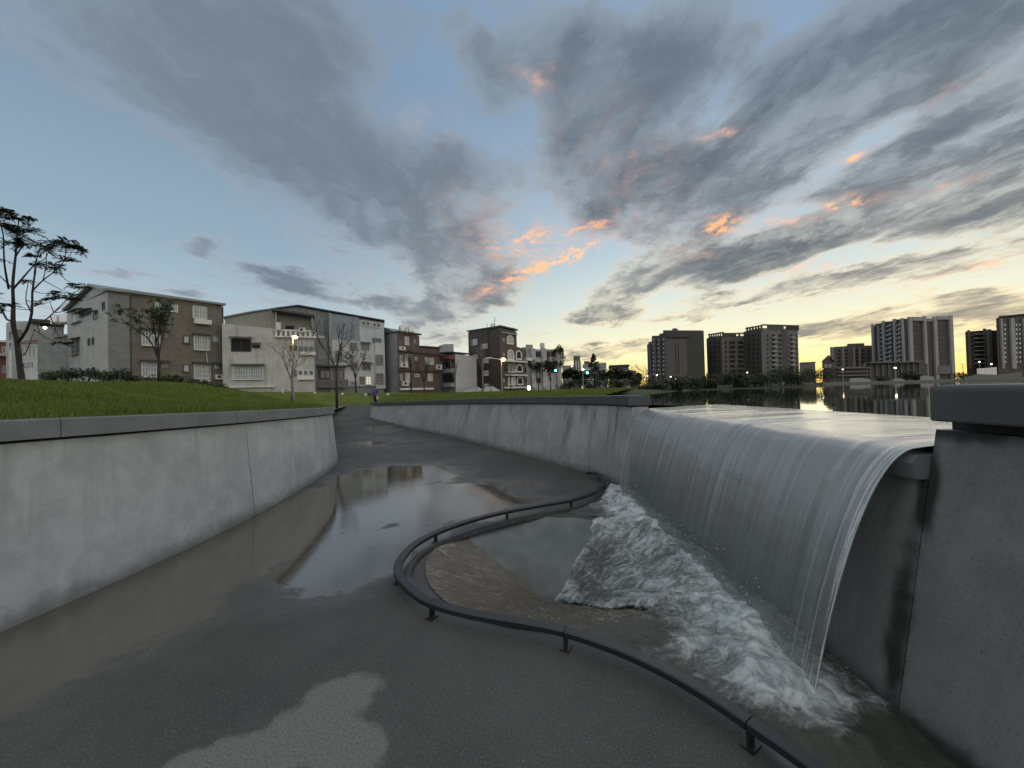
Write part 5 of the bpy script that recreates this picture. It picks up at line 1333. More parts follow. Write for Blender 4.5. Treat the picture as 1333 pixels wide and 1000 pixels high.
    # low blocks between
    f = fac(1041.5, 240, 1062, 244); h = bld('office_block', f, 'low plain grey block right of the tan apartment tower', 'building'); body('wall', f, [(1041.5, 473.5), (1062, 472.6)], 20, m_t2, h); roofband('roof_edge', f, [(1041.2, 472.8), (1062.4, 471.9)], 20, m_t2d, h, .4, .4)
    f = fac(1071, 150, 1085.5, 151); h = bld('house', f, 'small red house with a pointed roof on the far shore'); body('wall', f, [(1071, 471), (1077.6, 464.5), (1085.5, 471.5)], 3, surf('dark_red_wall', (.075, .04, .035), .7), h); roofband('roof', f, [(1070.5, 471), (1077.6, 463.6), (1086, 471.6)], 3, m_t2d, h, .4, .5)
    for k in range(2): window(f, h, 1073.5 + k * 5.5, 474.5, 1076.5 + k * 5.5, 478.5)
    f = fac(1082, 275, 1141, 280); h = bld('apartment_building', f, 'wide mid height flats with stepped roof left of the white finned tower', 'flats')
    body('wall', f, [(1082, 452), (1103, 450.5), (1103.2, 447.5), (1125, 446.8), (1125.2, 450), (1141, 449.5)], 22, m_t2, h)
    for x in (1082.3, 1096.5, 1110.5, 1118): slab(f, h, 'fin', m_fin, x, 452, x + 1.7, 480, .03, .7)
    grid_windows(f, h, [(1090, 1094, 1090, 1094), (1098.5, 1103.5, 1098.5, 1103.5), (1113, 1117, 1113, 1117), (1121, 1125, 1121, 1125), (1129, 1133, 1129, 1133)], 454, 478, 5, None, M_VOID, .5)
    # podium hall
    f = fac(1086, 190, 1208, 196); h = bld('exhibition_hall', f, 'long low terraced hall with flat roofs in front of the white finned tower', 'hall')
    body('wall', f, [(1086, 477), (1126, 476.6), (1127, 472), (1196, 470.8), (1208, 474)], 20, m_t2d, h)
    for y in (478.5, 483.5, 488): slab(f, h, 'terrace_band', m_t2, 1086.5, y, 1128, y + 1.7, .03, 2.2)
    slab(f, h, 'flat_roof', m_t2, 1126, 471, 1197, 472.6, .03, 2.5)
    for k in range(9): slab(f, h, 'column', m_t2, 1131 + k * 8, 473, 1132.2 + k * 8, 492, .03, .6)
    # the white-finned tower
    L4 = fac(1137.5, 262, 1181, 240); A4 = fac(1181, 240, 1239, 246); bL, bA = corner(L4, A4)
    h = bld('apartment_tower', A4, 'tall dark apartment tower with white vertical fins standing by the lake', 'tower')
    body('side_wall', L4, [(1137.5, 424), (1151, 423), (1151.2, 419), (1166, 418), (1166.2, 416), (1181, 414.5)], 22, m_t1d, h, bd=bL); body('wall', A4, [(1181, 415), (1202, 414), (1202.2, 417.5), (1214, 416), (1239, 414.5)], 20, m_t1d, h, bd=bA)
    for (x0, x1, xb, y) in ((1137, 1139.2, 2.5, 422), (1151, 1153.6, 2.5, 417.5), (1165.4, 1168.2, 2.6, 415), (1145, 1146.2, 2.5, 424), (1176, 1178.4, 3, 414)):
        u0, u1, z0, z1 = L4.rect(x0, y, x1, 490); mb = MB(); L4.box(mb, u0, u1, GB, z1, .03, 1.1); mb.build('fin', m_fin, h)
    for (x0, x1, y) in ((1181.2, 1185.5, 413), (1200.5, 1203.8, 412), (1213.8, 1217.6, 412.5), (1234, 1238.3, 411)):
        u0, u1, z0, z1 = A4.rect(x0 + 1, y, x1 + 1, 490); mb = MB(); A4.box(mb, u0, u1, GB, z1, .03, 1.1); mb.build('fin', m_fin, h)
    slab(A4, h, 'top_beam', m_fin, 1185.8, 413, 1200.2, 418, .03, 1.0); slab(A4, h, 'top_beam', m_fin, 1204, 417, 1213.5, 418.6, .03, .6); slab(A4, h, 'top_beam', m_fin, 1218, 412, 1234.5, 416.5, .03, 1.0)
    for k in range(10):
        y = 424 + k * 5.7
        mb = MB(); L4.pbox(mb, 1156, y, 1161.5, y + 1.4, .1, 1.6); L4.pbox(mb, 1160, y - 2.4, 1161.7, y + 1.0, .1, 1.4); mb.build('balcony', M_PALEW, h)
        mb = MB(); L4.pbox(mb, 1169.8, y - 1, 1173.8, y + .4, .1, 1.6); L4.pbox(mb, 1172.4, y - 3.4, 1174, y, .1, 1.4); mb.build('balcony', M_PALEW, h)
        mb = MB(); L4.pbox(mb, 1147.6, y + 3, 1150, y + 4.4, .1, 1.2); mb.build('balcony', M_PALEW, h)
        slab(A4, h, 'floor_band', m_t1, 1186.5, y, 1199.5, y + .7, .05, .3); slab(A4, h, 'floor_band', m_t1, 1220, y, 1233, y + .7, .05, .3)
    slab(A4, h, 'base_block', m_t2, 1218.5, 476.5, 1234, 487, .05, 1.5)
    # right pair
    f = fac(1259, 255, 1301, 262); h = bld('apartment_tower', f, 'lower dark tower with balconies beside the tower at the right edge', 'tower')
    body('wall', f, [(1259, 432), (1275, 430.5), (1301, 430)], 22, m_t1d, h)
    for (x0, x1, y) in ((1259, 1260.6, 430), (1279.5, 1281.5, 428), (1284, 1288.5, 429)): slab(f, h, 'fin', m_fin if x0 > 1283 else m_t2, x0 + .8, y, x1 + .8, 480, .03, .9)
    for k in range(8): slab(f, h, 'balcony', m_fin, 1268, 434.5 + k * 5.4, 1279, 435.9 + k * 5.4, .05, 1.4); slab(f, h, 'balcony', m_t2, 1261.5, 436.5 + k * 5.4, 1265, 437.8 + k * 5.4, .05, .9)
    slab(f, h, 'roof_beam', m_t1d, 1296, 424.5, 1301.5, 426, .0, 2)
    f = fac(1300, 245, 1352, 250); h = bld('apartment_tower', f, 'tall dark tower with one broad pale strip cut by the right edge', 'tower')
    body('wall', f, [(1300, 414.5), (1352, 410)], 22, m_t1d, h); roofband('roof', f, [(1298.5, 413.4), (1353, 408.5)], 22, M_DKMETAL, h, .8, 1.5)
    for (x0, x1) in ((1301, 1303.2), (1313.5, 1318.8), (1330, 1334)): slab(f, h, 'fin', m_fin, x0 + 1, 415, x1 + 1, 480, .03, .9)
    grid_windows(f, h, [(1307, 1309, 1307.5, 1309.5), (1322, 1324, 1322.5, 1324.5), (1326.5, 1328.5, 1327, 1329)], 420, 474, 9, None, M_GLASSP, .4)
    # pale concrete platform on the shore
    f = fac(1272, 70, 1298, 71); h = bld('viewing_platform', f, 'pale concrete block and ramp on the far shore below the right towers', 'platform'); h.location.z = 1.6
    body('block', f, [(1272, 480), (1298, 478)], 6, M_WHITE, h, z0=1.5); f2 = fac(1255, 60, 1330, 64)
    body('ramp', f2, [(1255, 492), (1272, 487), (1300, 488), (1330, 484.5)], 4, m_t2, h, z0=1.5)
    for (x0, x1, y, D, lab) in ((1198, 1216, 489, 62, 'low pale shelter roof on the grass bank below the white finned tower'), (1106, 1133, 492, 58, 'flat pale slab at the water below the terraced hall'), (1163, 1178, 492.6, 60, 'short pale kerb slab on the grass bank')):
        f = fac(x0, D, x1, D + .5); h = bld('shore_slab', f, lab, 'slab'); h.location.z = 1.7; body('slab', f, [(x0, y + .8), ((x0 + x1) / 2, y), (x1, y + 1.8)], 2.5, m_fin, h, z0=1.6)
towers()
# ------------------------------------------------------------------ trees and shrubs
def leaf_cloud(mb, c, sz, n, leaf, rnd, flat=.5):
    for _ in range(n):
        while True:
            v = Vector((rnd.uniform(-1, 1), rnd.uniform(-1, 1), rnd.uniform(-1, 1)))
            if v.length < 1: break
        p = c + Vector((v.x * sz[0], v.y * sz[1], v.z * sz[2]))
        a = Vector((rnd.gauss(0, 1), rnd.gauss(0, 1), rnd.gauss(0, flat))).normalized() * leaf * rnd.uniform(.6, 1.3)
        b = a.cross(Vector((rnd.gauss(0, .6), rnd.gauss(0, .6), 1))).normalized() * leaf * .42
        mb.add([p - a, p + b, p + a, p - b], [(0, 1, 2, 3)])
def big_tree():
    rnd = random.Random(21); D0 = 13.2
    def q(cx_, cy_, dd=0.0): return at(cx_ / 3.571, 250 + cy_ / 3.571, D0 + dd)
    base = q(105, 880); base.z = lawn_at(base.x, base.y) - .1
    t = thing('tree', base, 'big flat topped tree with dark layered foliage on the mound at the left edge', 'tree')
    tr = MB(); limbs = []
    def limb(pts, r0, r1):
        P = spline(pts, .25); n = len(P); tr.tube(P, [r0 + (r1 - r0) * (i / (n - 1)) for i in range(n)], 8); limbs.extend(P)
    limb([base, q(90, 790), q(78, 690), q(62, 620), q(62, 520, .1)], .09, .05)
    limb([q(82, 700), q(125, 640, -.2), q(148, 560, -.3), q(150, 470, -.3), q(162, 380, -.3)], .046, .022)
    limb([q(62, 520, .1), q(60, 420, .1), q(72, 300, .2), q(80, 200, .2), q(88, 120, .2)], .048, .014)
    limb([q(62, 600), q(30, 590, .5), q(5, 540, .8), q(-40, 500, 1)], .04, .014)
    limb([q(60, 450), q(20, 410, .4), q(-20, 370, .6), q(-60, 300, .7)], .026, .010)
    limb([q(62, 450), q(110, 395, -.5), q(160, 340, -.8), q(210, 310, -1), q(230, 270, -1)], .03, .010)
    limb([q(150, 460, -.3), q(200, 410, -.6), q(260, 365, -.8), q(300, 320, -1)], .024, .009)
    limb([q(162, 380, -.3), q(170, 310, .2), q(190, 260, .4)], .03, .012)
    limb([q(140, 600, -.3), q(200, 600, -.7), q(250, 560, -1), q(300, 510, -1.2), q(340, 470, -1.2)], .024, .010)
    limb([q(250, 560, -1), q(300, 555, -1.2), q(330, 530, -1.3)], .016, .008)
    limb([q(145, 560, -.3), q(120, 500, .4), q(130, 430, .6)], .022, .01)
    limb([q(40, 450), q(20, 330, -.5), q(15, 200, -.7), q(-10, 110, -.8)], .03, .012)
    limb([q(72, 300, .2), q(120, 240, .5), q(200, 235, .8)], .025, .01); limb([q(200, 410, -.6), q(215, 350, -.2)], .015, .008)
    limb([q(80, 720), q(110, 760, -.4), q(140, 700, -.6), q(160, 640, -.7)], .02, .008)
    cr = MB()
    C = [(20, 88, 55, 12), (85, 122, 55, 10), (135, 125, 30, 7), (40, 95, 40, 10), (115, 180, 75, 14), (20, 160, 45, 12), (60, 175, 50, 12), (75, 215, 60, 26), (95, 245, 45, 20), (40, 235, 40, 18), (180, 245, 40, 18), (215, 262, 55, 22), (250, 240, 45, 20), (310, 238, 55, 15), (345, 262, 45, 16), (375, 278, 28, 10), (365, 245, 30, 12), (260, 348, 45, 15), (300, 318, 50, 10), (160, 300, 35, 12), (185, 330, 35, 14), (345, 432, 38, 10), (375, 442, 20, 7), (285, 488, 50, 14), (320, 498, 40, 12), (240, 470, 30, 12), (345, 475, 35, 8), (35, 530, 45, 14), (5, 540, 35, 12), (180, 520, 32, 14), (130, 410, 30, 12), (230, 500, 25, 10), (290, 705, 30, 8), (265, 700, 18, 6), (-40, 300, 60, 22), (-60, 480, 60, 20), (-20, 110, 50, 18), (-80, 200, 60, 25), (155, 340, 24, 10)]
    tw = MB(); s = D0 / F / 3.571
    for i, (x, y, w, hh) in enumerate(C):
        dd = rnd.uniform(-1.1, 1.1); c = q(x, y, dd)
        near = min(limbs, key=lambda p: (p - c).length); mid = near.lerp(c, .55) + Vector((0, 0, -.05))
        tw.tube([near, mid, c], [.014, .009, .005], 5)
        for k in range(max(4, int(w / 6))):                      # fronds spreading from the twig end
            a = rnd.uniform(0, 6.28); L = w * s * rnd.uniform(.5, 1.25)
            e = c + Vector((math.cos(a) * L, math.sin(a) * L * .9, rnd.uniform(-1, 1) * hh * s * 1.5))
            tw.tube([c, c.lerp(e, .5) + Vector((0, 0, .03)), e], [.005, .004, .002], 4)
            nb = 17
            for b in range(nb):
                f = (b + 1) / nb; p = c.lerp(e, f) + Vector((0, 0, .03 * math.sin(f * 3.1) - .03 * f))
                for sd_ in (-1, 1):
                    dr = Vector((-(e - c).y, (e - c).x, 0)).normalized() * sd_ * rnd.uniform(.07, .14) + (e - c).normalized() * .03 + Vector((0, 0, rnd.uniform(-.05, .01)))
                    wv = (e - c).normalized() * .018
                    cr.add([p, p + dr * .5 + wv, p + dr, p + dr * .5 - wv], [(0, 1, 2, 3)])
    tr.add(tw.v, tw.f); tr.build('trunk', M_BARK, t, smooth=True, fix=False); cr.build('crown', M_LEAF, t, fix=False)
big_tree()

def tree(px, D, ytop, zb, label, wid=30, style='bare', group=None, bark=M_BARK, leafm=M_LEAF, seed=0, fork=.35, lean=0.0, r0=None, leaves=60, name='tree', leaf=.09):
    rnd = random.Random(seed * 13 + 5); base = at(px, 500, D); base.z = zb
    hpx = ytop; top = at(px, ytop, D); Ht = top.z - zb; wm = wid / F * D
    t = thing(name, base, label, 'tree', group); tr, lf = MB(), MB(); r0 = r0 or .018 * Ht
    tips = []
    def grow(p, d, L, r, depth):
        n = 4; P = [p]; q = p.copy()
        for i in range(n):
            d = (d + Vector((rnd.gauss(0, .10), rnd.gauss(0, .10), .06 if style != 'wide' else .02))).normalized(); q = q + d * (L / n); P.append(q.copy())
        tr.tube(P, [r * (1 - .45 * i / n) for i in range(n + 1)], 6 if depth < 2 else 4, cap=depth > 2)
        if depth >= 2: tips.append((q.copy(), L))
        if depth >= 4 or L < .12: return
        for k in range(3 if depth < 3 else 2):
            a = rnd.uniform(0, 6.28); sp = rnd.uniform(.35, .75) * (1 if style != 'up' else .6)
            e = d.cross(Vector((math.cos(a), math.sin(a), .2))).normalized()
            grow(P[-1 if k < 2 else -2], (d + e * sp).normalized(), L * rnd.uniform(.55, .78), r * .55, depth + 1)
    if style == 'conifer':
        tr.tube([base, base + Vector((0, 0, Ht))], [r0, .02], 6)
        for i in range(26):
            f = .18 + .8 * i / 26
            for k in range(4):
                a = rnd.uniform(0, 6.28); L = wm / 2 * (1.05 - f) * rnd.uniform(.7, 1.2); c = base + Vector((0, 0, Ht * f)); e = c + Vector((math.cos(a) * L, math.sin(a) * L, L * .3))
                tr.tube([c, e], [.03, .01], 4); leaf_cloud(lf, c.lerp(e, .65), (L * .5, L * .5, .15), leaves // 8, leaf, rnd)
    else:
        h0 = Ht * fork; P = [base, base + Vector((lean * .3, 0, h0 * .5)), base + Vector((lean, 0, h0))]
        tr.tube(P, [r0, r0 * .85, r0 * .75], 7)
        nb = 5
        for k in range(nb):
            a = k * 6.283 / nb + rnd.uniform(-.4, .4); sp = wm / Ht * rnd.uniform(.4, .95) if k else .1
            grow(P[-1] if k % 2 else P[-1].lerp(P[1], .25), Vector((math.cos(a) * sp, math.sin(a) * sp, 1)).normalized(), Ht * (1 - fork) * rnd.uniform(.40, .5), r0 * .5, 1)
        zt = max(v[2] for v in tr.v); k_ = Ht / max(.1, zt - zb)
        tr.v = [(x, y, zb + (z - zb) * k_) for x, y, z in tr.v]
        tips = [(Vector((p.x, p.y, zb + (p.z - zb) * k_)), L) for p, L in tips]
        if style in ('leafy', 'clumps', 'sparse'):
            for p, L in tips:
                if style == 'sparse' and rnd.random() < .55: continue
                if style == 'clumps' and rnd.random() < .45: continue
                sz = L * .55 if style != 'clumps' else L * .42
                leaf_cloud(lf, p, (sz, sz, sz * .7), max(3, leaves // 10), leaf, rnd)
    tr.build('trunk', bark, t, smooth=True, fix=False)
    if lf.f: lf.build('crown', leafm, t, fix=False)
    return t
tree(207, 27, 389, lawn_at(-24.8, 27) - .1, 'slim young tree with clumped leaves in front of the brown house', 13, 'clumps', leafm=M_LEAF2, seed=1, fork=.30, leaves=260, leaf=.10)
tree(380, 31, 432, lawn_at(-17.8, 31) - .05, 'small bushy brown leaved tree under the orange lamp', 52, 'sparse', leafm=M_LEAF3, seed=2, fork=.36, leaves=90, bark=M_BARK2, leaf=.05)
tree(438, 24, 399, 1.15, 'bare dark tree with upswept branches at the path corner', 62, 'up', seed=3, fork=.42, r0=.085)
tree(463, 43, 452, 1.8, 'thin sapling with a few round leaf tufts before the white wall', 24, 'clumps', leafm=M_LEAF, seed=4, fork=.4, leaves=90, leaf=.09)
tree(535, 52, 446, 1.4, 'bare thin sapling before the red brown house, nearer its metal side wall', 22, 'up', seed=5, fork=.45, group='bare saplings by the red brown house')
tree(552, 50, 458, 1.4, 'bare forked sapling before the cream window of the red brown house', 24, 'up', seed=6, fork=.4, group='bare saplings by the red brown house')
tree(592, 52, 466, 1.5, 'slim bare sapling before the narrow open floored house', 18, 'up', seed=16, fork=.4, bark=M_BARK2)
tree(628.5, 46, 440, 1.6, 'leaning pale trunked bare tree before the blank white side wall', 40, 'wide', seed=7, fork=.5, bark=M_BARK2, r0=.10)
tree(665, 62, 472, 1.7, 'sparse small tree in front of the arched windows', 26, 'sparse', leafm=M_LEAF2, seed=8, fork=.3, leaves=90, leaf=.12)
tree(701, 66, 468, 1.7, 'leafy dark tree before the weathered flats, left one', 22, 'clumps', seed=9, fork=.25, leaves=160, leaf=.16)
tree(717, 66, 466, 1.7, 'leafy dark tree before the weathered flats, right one', 24, 'clumps', seed=10, fork=.25, leaves=160, leaf=.16)
tree(774, 90, 459, 1.8, 'tall conical dark tree standing above the traffic lights', 34, 'conifer', seed=11, leaves=200, leaf=.22)
tree(742, 90, 480, 1.8, 'broad dark tree behind the traffic lights', 30, 'leafy', seed=12, fork=.2, leaves=150, leaf=.3)
for k, (px, yt, D) in enumerate(((757, 484, 92), (790, 482, 96), (803, 480, 98), (816, 483, 100), (829, 486, 104))):
    tree(px, D, yt, 1.8, ('dark round tree right behind the green light', 'dark round tree right of the conical tree', 'wide dark tree before the plain brown block', 'dark tree at the right end of the brown block', 'low dark tree before the small stepped block')[k], 22, 'leafy', group='dark trees along the far street', seed=30 + k, fork=.2, leaves=130, leaf=.32)
for k, (px, yt, w) in enumerate(((838, 470, 22), (806, 468, 14), (822, 469, 18), (842, 478, 16))):
    tree(px, 125, yt, 1.8, ('bare tree against the sunset left of the first tower', 'bare tree top showing over the plain brown block', 'bare spreading tree before the yellow sky', 'small bare tree touching the edge of the first tower')[k], w, 'wide', group='bare trees against the sunset', seed=50 + k, fork=.4, r0=.12)
# shrubs
def shrub(px, D, py, w, hh, zb, label, group, m=M_LEAF, n=420, leaf=.09, seed=0, name='shrub', sub=5):
    rnd = random.Random(seed + 77); c = at(px, py, D); c.z = zb - (.06 if name == 'bush' else 0); ww = w / F * D / 2; H_ = hh / F * D
    t = thing(name, c, label, 'shrub', group); lf, st = MB(), MB()
    for k in range(sub):
        a = rnd.uniform(0, 6.28); o = Vector((math.cos(a) * ww * .55, math.sin(a) * ww * .4, H_ * rnd.uniform(.35, .72)))
        st.tube([c + Vector((o.x * .2, o.y * .2, -.05)), c + o * .6, c + o], [.03, .02, .008], 5)
        leaf_cloud(lf, c + o, (ww * rnd.uniform(.4, .65), ww * .5, H_ * rnd.uniform(.3, .42)), n // sub, leaf, rnd, .8)
    st.build('stem', M_BARK, t, fix=False); lf.build('foliage', m, t, fix=False)
HL = ['by the tree trunk', 'below the tiled block', 'at the gable foot', 'left of the grey panel', 'under the grey panel', 'under the first barred window', 'behind the young tree', 'between the lower windows', 'under the outdoor fan unit', 'at the right corner of the brown house']
for k, (px, py, D) in enumerate(((70, 490, 26), (90, 489, 27), (112, 490, 27), (132, 491, 27), (152, 494, 27), (180, 498, 28), (207, 501, 28), (236, 502, 28), (258, 504, 29), (280, 506, 29))):
    z = at(px, py + 7, D).z
    shrub(px, D, py, 32, 17 if k not in (4, 6, 7) else 21, z, 'dark low shrub in the hedge, ' + HL[k], 'hedge shrubs before the brown house', M_LEAF2 if k % 3 == 0 else M_LEAF, 600, .09, k)
for k, px in enumerate((728, 741, 753, 769, 783, 796, 811, 826, 838)):
    shrub(px, 84, 505, 20, 13 + 3 * (k % 3), 1.5, 'dark roadside bush, ' + ('behind the weathered flats corner', 'under the left white lamp', 'at the foot of the thin tower', 'under the conical tree, left side', 'under the conical tree, right side', 'before the plain brown block, left', 'before the plain brown block, right', 'before the small stepped block', 'at the sunset gap by the first tower')[k], 'roadside bushes before the far blocks', M_LEAF, 500, .22, 300 + k, 'bush', 5)
SL = ['at the left end, next to the dark coping end', 'left of the lamp by the first tower', 'below the first tower', 'at the gap of yellow sky', 'below the lower dark tower, left half', 'below the lower dark tower, right half', 'under the joint of the two towers', 'below the tan tower balconies', 'below the right corner of the tan tower', 'before the low plain grey block', 'at the right end by the red house']
for k, px in enumerate((850, 872, 893, 914, 934, 955, 976, 998, 1020, 1043, 1066)):
    D = interp(px, [(868, 26), (900, 30), (960, 32), (1020, 34), (1070, 37)]) + 1.2
    shrub(px, D, 500, 40, 17 + 4 * ((k * 7) % 3) + (3 if k > 7 else 0) - (4 if k < 3 else 0), 1.66, 'dark waterside bush, ' + SL[k], 'bushes along the far shore', M_SCRUB, 1500, .10, 100 + k, 'bush', 8)
for k, (px, h_) in enumerate(((1177, 14), (1187, 15), (1196, 12), (1150, 9), (1250, 10), (1262, 8))):
    shrub(px, 66, 490, 12 if k < 3 else 18, h_, 1.75, ('dark tree like bush before the hall, left of three', 'dark tree like bush before the hall, middle of three', 'dark tree like bush before the hall, right of three', 'low bush beside the lit lamp on the far shore', 'low bush right of the white finned tower', 'low bush beside the pale concrete block')[k], 'bushes before the hall', M_LEAF, 400, .16, 200 + k, 'bush', 5)

# ------------------------------------------------------------------ lamps, lights, bollards
M_LAMPO = emis('orange_lamp', (1, .55, .14), 14); M_LAMPW = emis('white_street_lamp', (1, .82, .52), 7); M_GREEN = emis('green_signal', (.15, 1, .6), 6); M_POLE = surf('lamp_pole_grey', (.25, .24, .22), .5)
def lamp(px, py, D, zb, label, m=M_LAMPW, r=.12, arm=0, group=None, polex=None, pole=M_POLE):
    h = at(px, py, D); x = h.x if polex is None else at(polex, py, D).x
    t = thing('street_lamp', (x, h.y, zb), label, 'street lamp', group)
    MB().lathe((x, h.y, zb), [(.14, 0), (.14, .3), (.075, .35), (.05, h.z - zb + .1)], 8).build('pole', pole, t)
    mb = MB().tube([(x, h.y, h.z + .08), ((x + h.x) / 2, h.y, h.z + .2), (h.x, h.y, h.z + .12)], .035, 6); mb.box((h.x, h.y, h.z + .1), (.5, .22, .09)); mb.build('arm', pole, t)
    MB().ball((h.x, h.y, h.z), r, 10, 6, (1.2, 1, .75)).build('lamp_head', m, t, smooth=True)
    if m is M_LAMPO:
        L = bpy.data.lights.new('lamp_light', 'POINT'); L.energy = 90; L.color = (1, .6, .22); L.shadow_soft_size = .3
        lo = bpy.data.objects.new('lamp_light', L); COL.objects.link(lo); lo.parent = t; lo.location = (h.x - x, -.1, h.z - zb - .35)
    return t
lamp(384, 439, 37, 1.1, 'lit orange street lamp in front of the balcony house', M_LAMPO, .22, polex=381)
l2 = lamp(655.2, 468.2, 56, 1.6, 'lit orange street lamp on a pale pole before the dark brown house', M_LAMPO, .3, polex=652.5)
p = at(636.5, 466, 56); MB().tube([at(652.5, 468, 56), p], .04, 6).box(p, (1.0, .35, .16)).build('second_arm', M_WHITE, l2)
for k, (px, py, D, lab) in enumerate(((744.5, 477, 95, 'lit white street lamp left of the thin tower'), (759.2, 481, 95, 'lit white street lamp just left of the right green light'), (799, 482, 100, 'lit white street lamp before the plain brown block, left one'), (811.3, 486, 100, 'lit white street lamp before the plain brown block, right one'), (843, 489.5, 105, 'low lit lamp at the left foot of the first tower'), (855, 488.5, 105, 'lit lamp before the ribbed side of the first tower'), (873, 490.5, 100, 'lit lamp before the plain front of the first tower'), (880, 493.5, 100, 'lower lit lamp before the plain front of the first tower'), (972.7, 485, 110, 'lit lamp between the lower and the taller tower'), (1071, 480.5, 110, 'lit lamp before the small red house'), (1097, 481, 110, 'dim lit lamp on the terraced hall'), (1165.3, 479, 75, 'bright lit lamp on the shore before the white finned tower'), (1253, 471, 120, 'small lit lamp right of the white finned tower'), (1275, 471, 120, 'lit lamp before the lower right tower'), (1290.5, 474, 120, 'lit lamp above the pale concrete block'))):
    lamp(px, py, D, 1.8, lab, M_LAMPW, .0026 * D * (.6 if k not in (1, 11) else .9), group='white street lamps far away')
p = at(688.5, 505, 62); t = thing('ground_lamp', (p.x, p.y, p.z - .6), 'glowing white globe light on the grass before the weathered flats', 'lamp')
MB().tube([p - Vector((0, 0, .6)), p], .06, 6).build('stem', M_POLE, t); MB().ball(p, .3, 10, 7, (.8, .8, 1.3)).build('globe', M_LAMPW, t, smooth=True)
for k, (px, py, poly, lab) in enumerate(((723.2, 483, 727.5, 'green traffic light on a pole before the weathered flats'), (764.5, 486, 758.8, 'green traffic light to the right of the thin tower'))):
    D = 80; h = at(px, py, D); x = at(poly, py, D).x; t = thing('traffic_light', (x, h.y, 1.7), lab, 'traffic light', 'green traffic lights')
    MB().tube([(x, h.y, 1.7), (x, h.y, h.z + .5)], .09, 8).tube([(x, h.y, h.z + .4), (h.x, h.y, h.z + .4)], .06, 6).build('pole', M_POLE, t)
    MB().box((h.x, h.y + .1, h.z + .1), (1.5, .2, .55)).build('signal_box', M_DKMETAL, t)
    MB().ball((h.x, h.y - .02, h.z + .1), .24, 10, 6, (1, .4, 1)).build('green_lens', M_GREEN, t, smooth=True)
# short posts with a rope along the lawn before the houses
prev = None; PL = ['below the long barred window', 'below the balcony house middle', 'by the shop wall', 'before the lit window', 'nearest the person in purple']
for k, (px, py) in enumerate(((368, 507), (410, 510.5), (446, 511.5), (476, 512.5), (505, 512))):
    D = 38.5; p = at(px, py, D); t = thing('rope_post', (p.x, p.y, p.z - .3), 'short pale topped rope post, ' + PL[k], 'post', 'rope posts before the houses')
    MB().lathe((p.x, p.y, p.z - .3), [(.09, -.45), (.08, .08), (.13, .11), (.12, .25), (.03, .31)], 8).build('post', M_WHITE, t)
    top = Vector((p.x, p.y, p.z - .0))
    if prev: tag(MB().tube([prev.lerp(top, f) - Vector((0, 0, .45 * 4 * f * (1 - f) * .6)) for f in [i / 8 for i in range(9)]], .025, 5).build('rope', M_DKMETAL), 'slack dark rope hung between posts, ending at the post ' + PL[k], 'rope', 'ropes between the posts')
    prev = top
# stones edging the right lawn
rnd = random.Random(8)
for k in range(24):
    px = 538 + k * 5.2 + rnd.uniform(-1, 1); D = interp(px, [(538, 26), (660, 17)]) ; p = at(px, 518.5, D)
    mb = MB().ball((0, 0, 0), .16, 7, 5, (rnd.uniform(.7, 1.3), .8, .55)); mb.v = [(x * (1 + .2 * mnoise.noise(Vector((x * 9, y * 9, k)))), y, z * (1 + .3 * mnoise.noise(Vector((x * 7, k, z * 7))))) for x, y, z in mb.v]
    o = mb.build('edging_stone', m_fin, smooth=True); o.location = (p.x + .5, p.y + 1.2, zcapR(p.y) + .02)
    tag(o, 'small pale edging stone in the row on the grass behind the far wall', 'stone', 'edging stones on the right lawn')
# bin
p = at(483, 512, 39); t = thing('litter_bin', (p.x, p.y, 1.1), 'dark upright litter bin beside the person in purple', 'bin')
MB().box((p.x, p.y, 1.55), (.5, .5, .9)).build('body', M_DKMETAL, t, bevel=.03); MB().box((p.x, p.y, 2.04), (.56, .56, .08)).build('lid', M_DKMETAL, t, bevel=.02)
# parked cars far along the street
def car(px, D, label, col, zb=1.3):
    p = at(px, 508, D); t = thing('parked_car', (p.x, p.y, zb), label, 'car', 'cars parked along the far street'); m_c = surf('car_paint', col, .3, .05, bump=0, spec=.6)
    def P(x, y, z): return (p.x + x, p.y + y, zb + z)
    prof = [(-2.1, .35), (2.1, .35), (2.1, .8), (1.3, .95), (.7, 1.42), (-1.1, 1.42), (-1.7, .95), (-2.1, .85)]
    n = len(prof); vs = [P(x, -.85, z) for x, z in prof] + [P(x, .85, z) for x, z in prof]
    MB().add(vs, [tuple(range(n)), tuple(range(2 * n - 1, n - 1, -1))] + [(i, (i + 1) % n, n + (i + 1) % n, n + i) for i in range(n)]).build('body', m_c, t, bevel=.06)
    mb = MB(); w = [(1.15, .97), (.65, 1.36), (-1.05, 1.36), (-1.5, .97)]
    mb.add([P(x, -.862, z) for x, z in w], [(0, 1, 2, 3)]); mb.build('side_window', M_GLASS, t)
    for x in (-1.3, 1.3):
        for y in (-.8, .8):
            MB().tube([P(x, y - .1, .32), P(x, y + .1, .32)], .32, 14).build('wheel', M_DKMETAL, t)
for px, D, lab, c in ((786, 135, 'pale car parked left of the far lamps on the street', (.3, .3, .3)), (797, 136, 'dark car parked on the street below the brown block', (.04, .04, .05)), (815, 140, 'silver car parked on the street right of the dark car', (.4, .4, .4)), (771, 132, 'white van like car parked under the conical tree', (.35, .35, .33))): car(px, D, lab, c, 1.2)

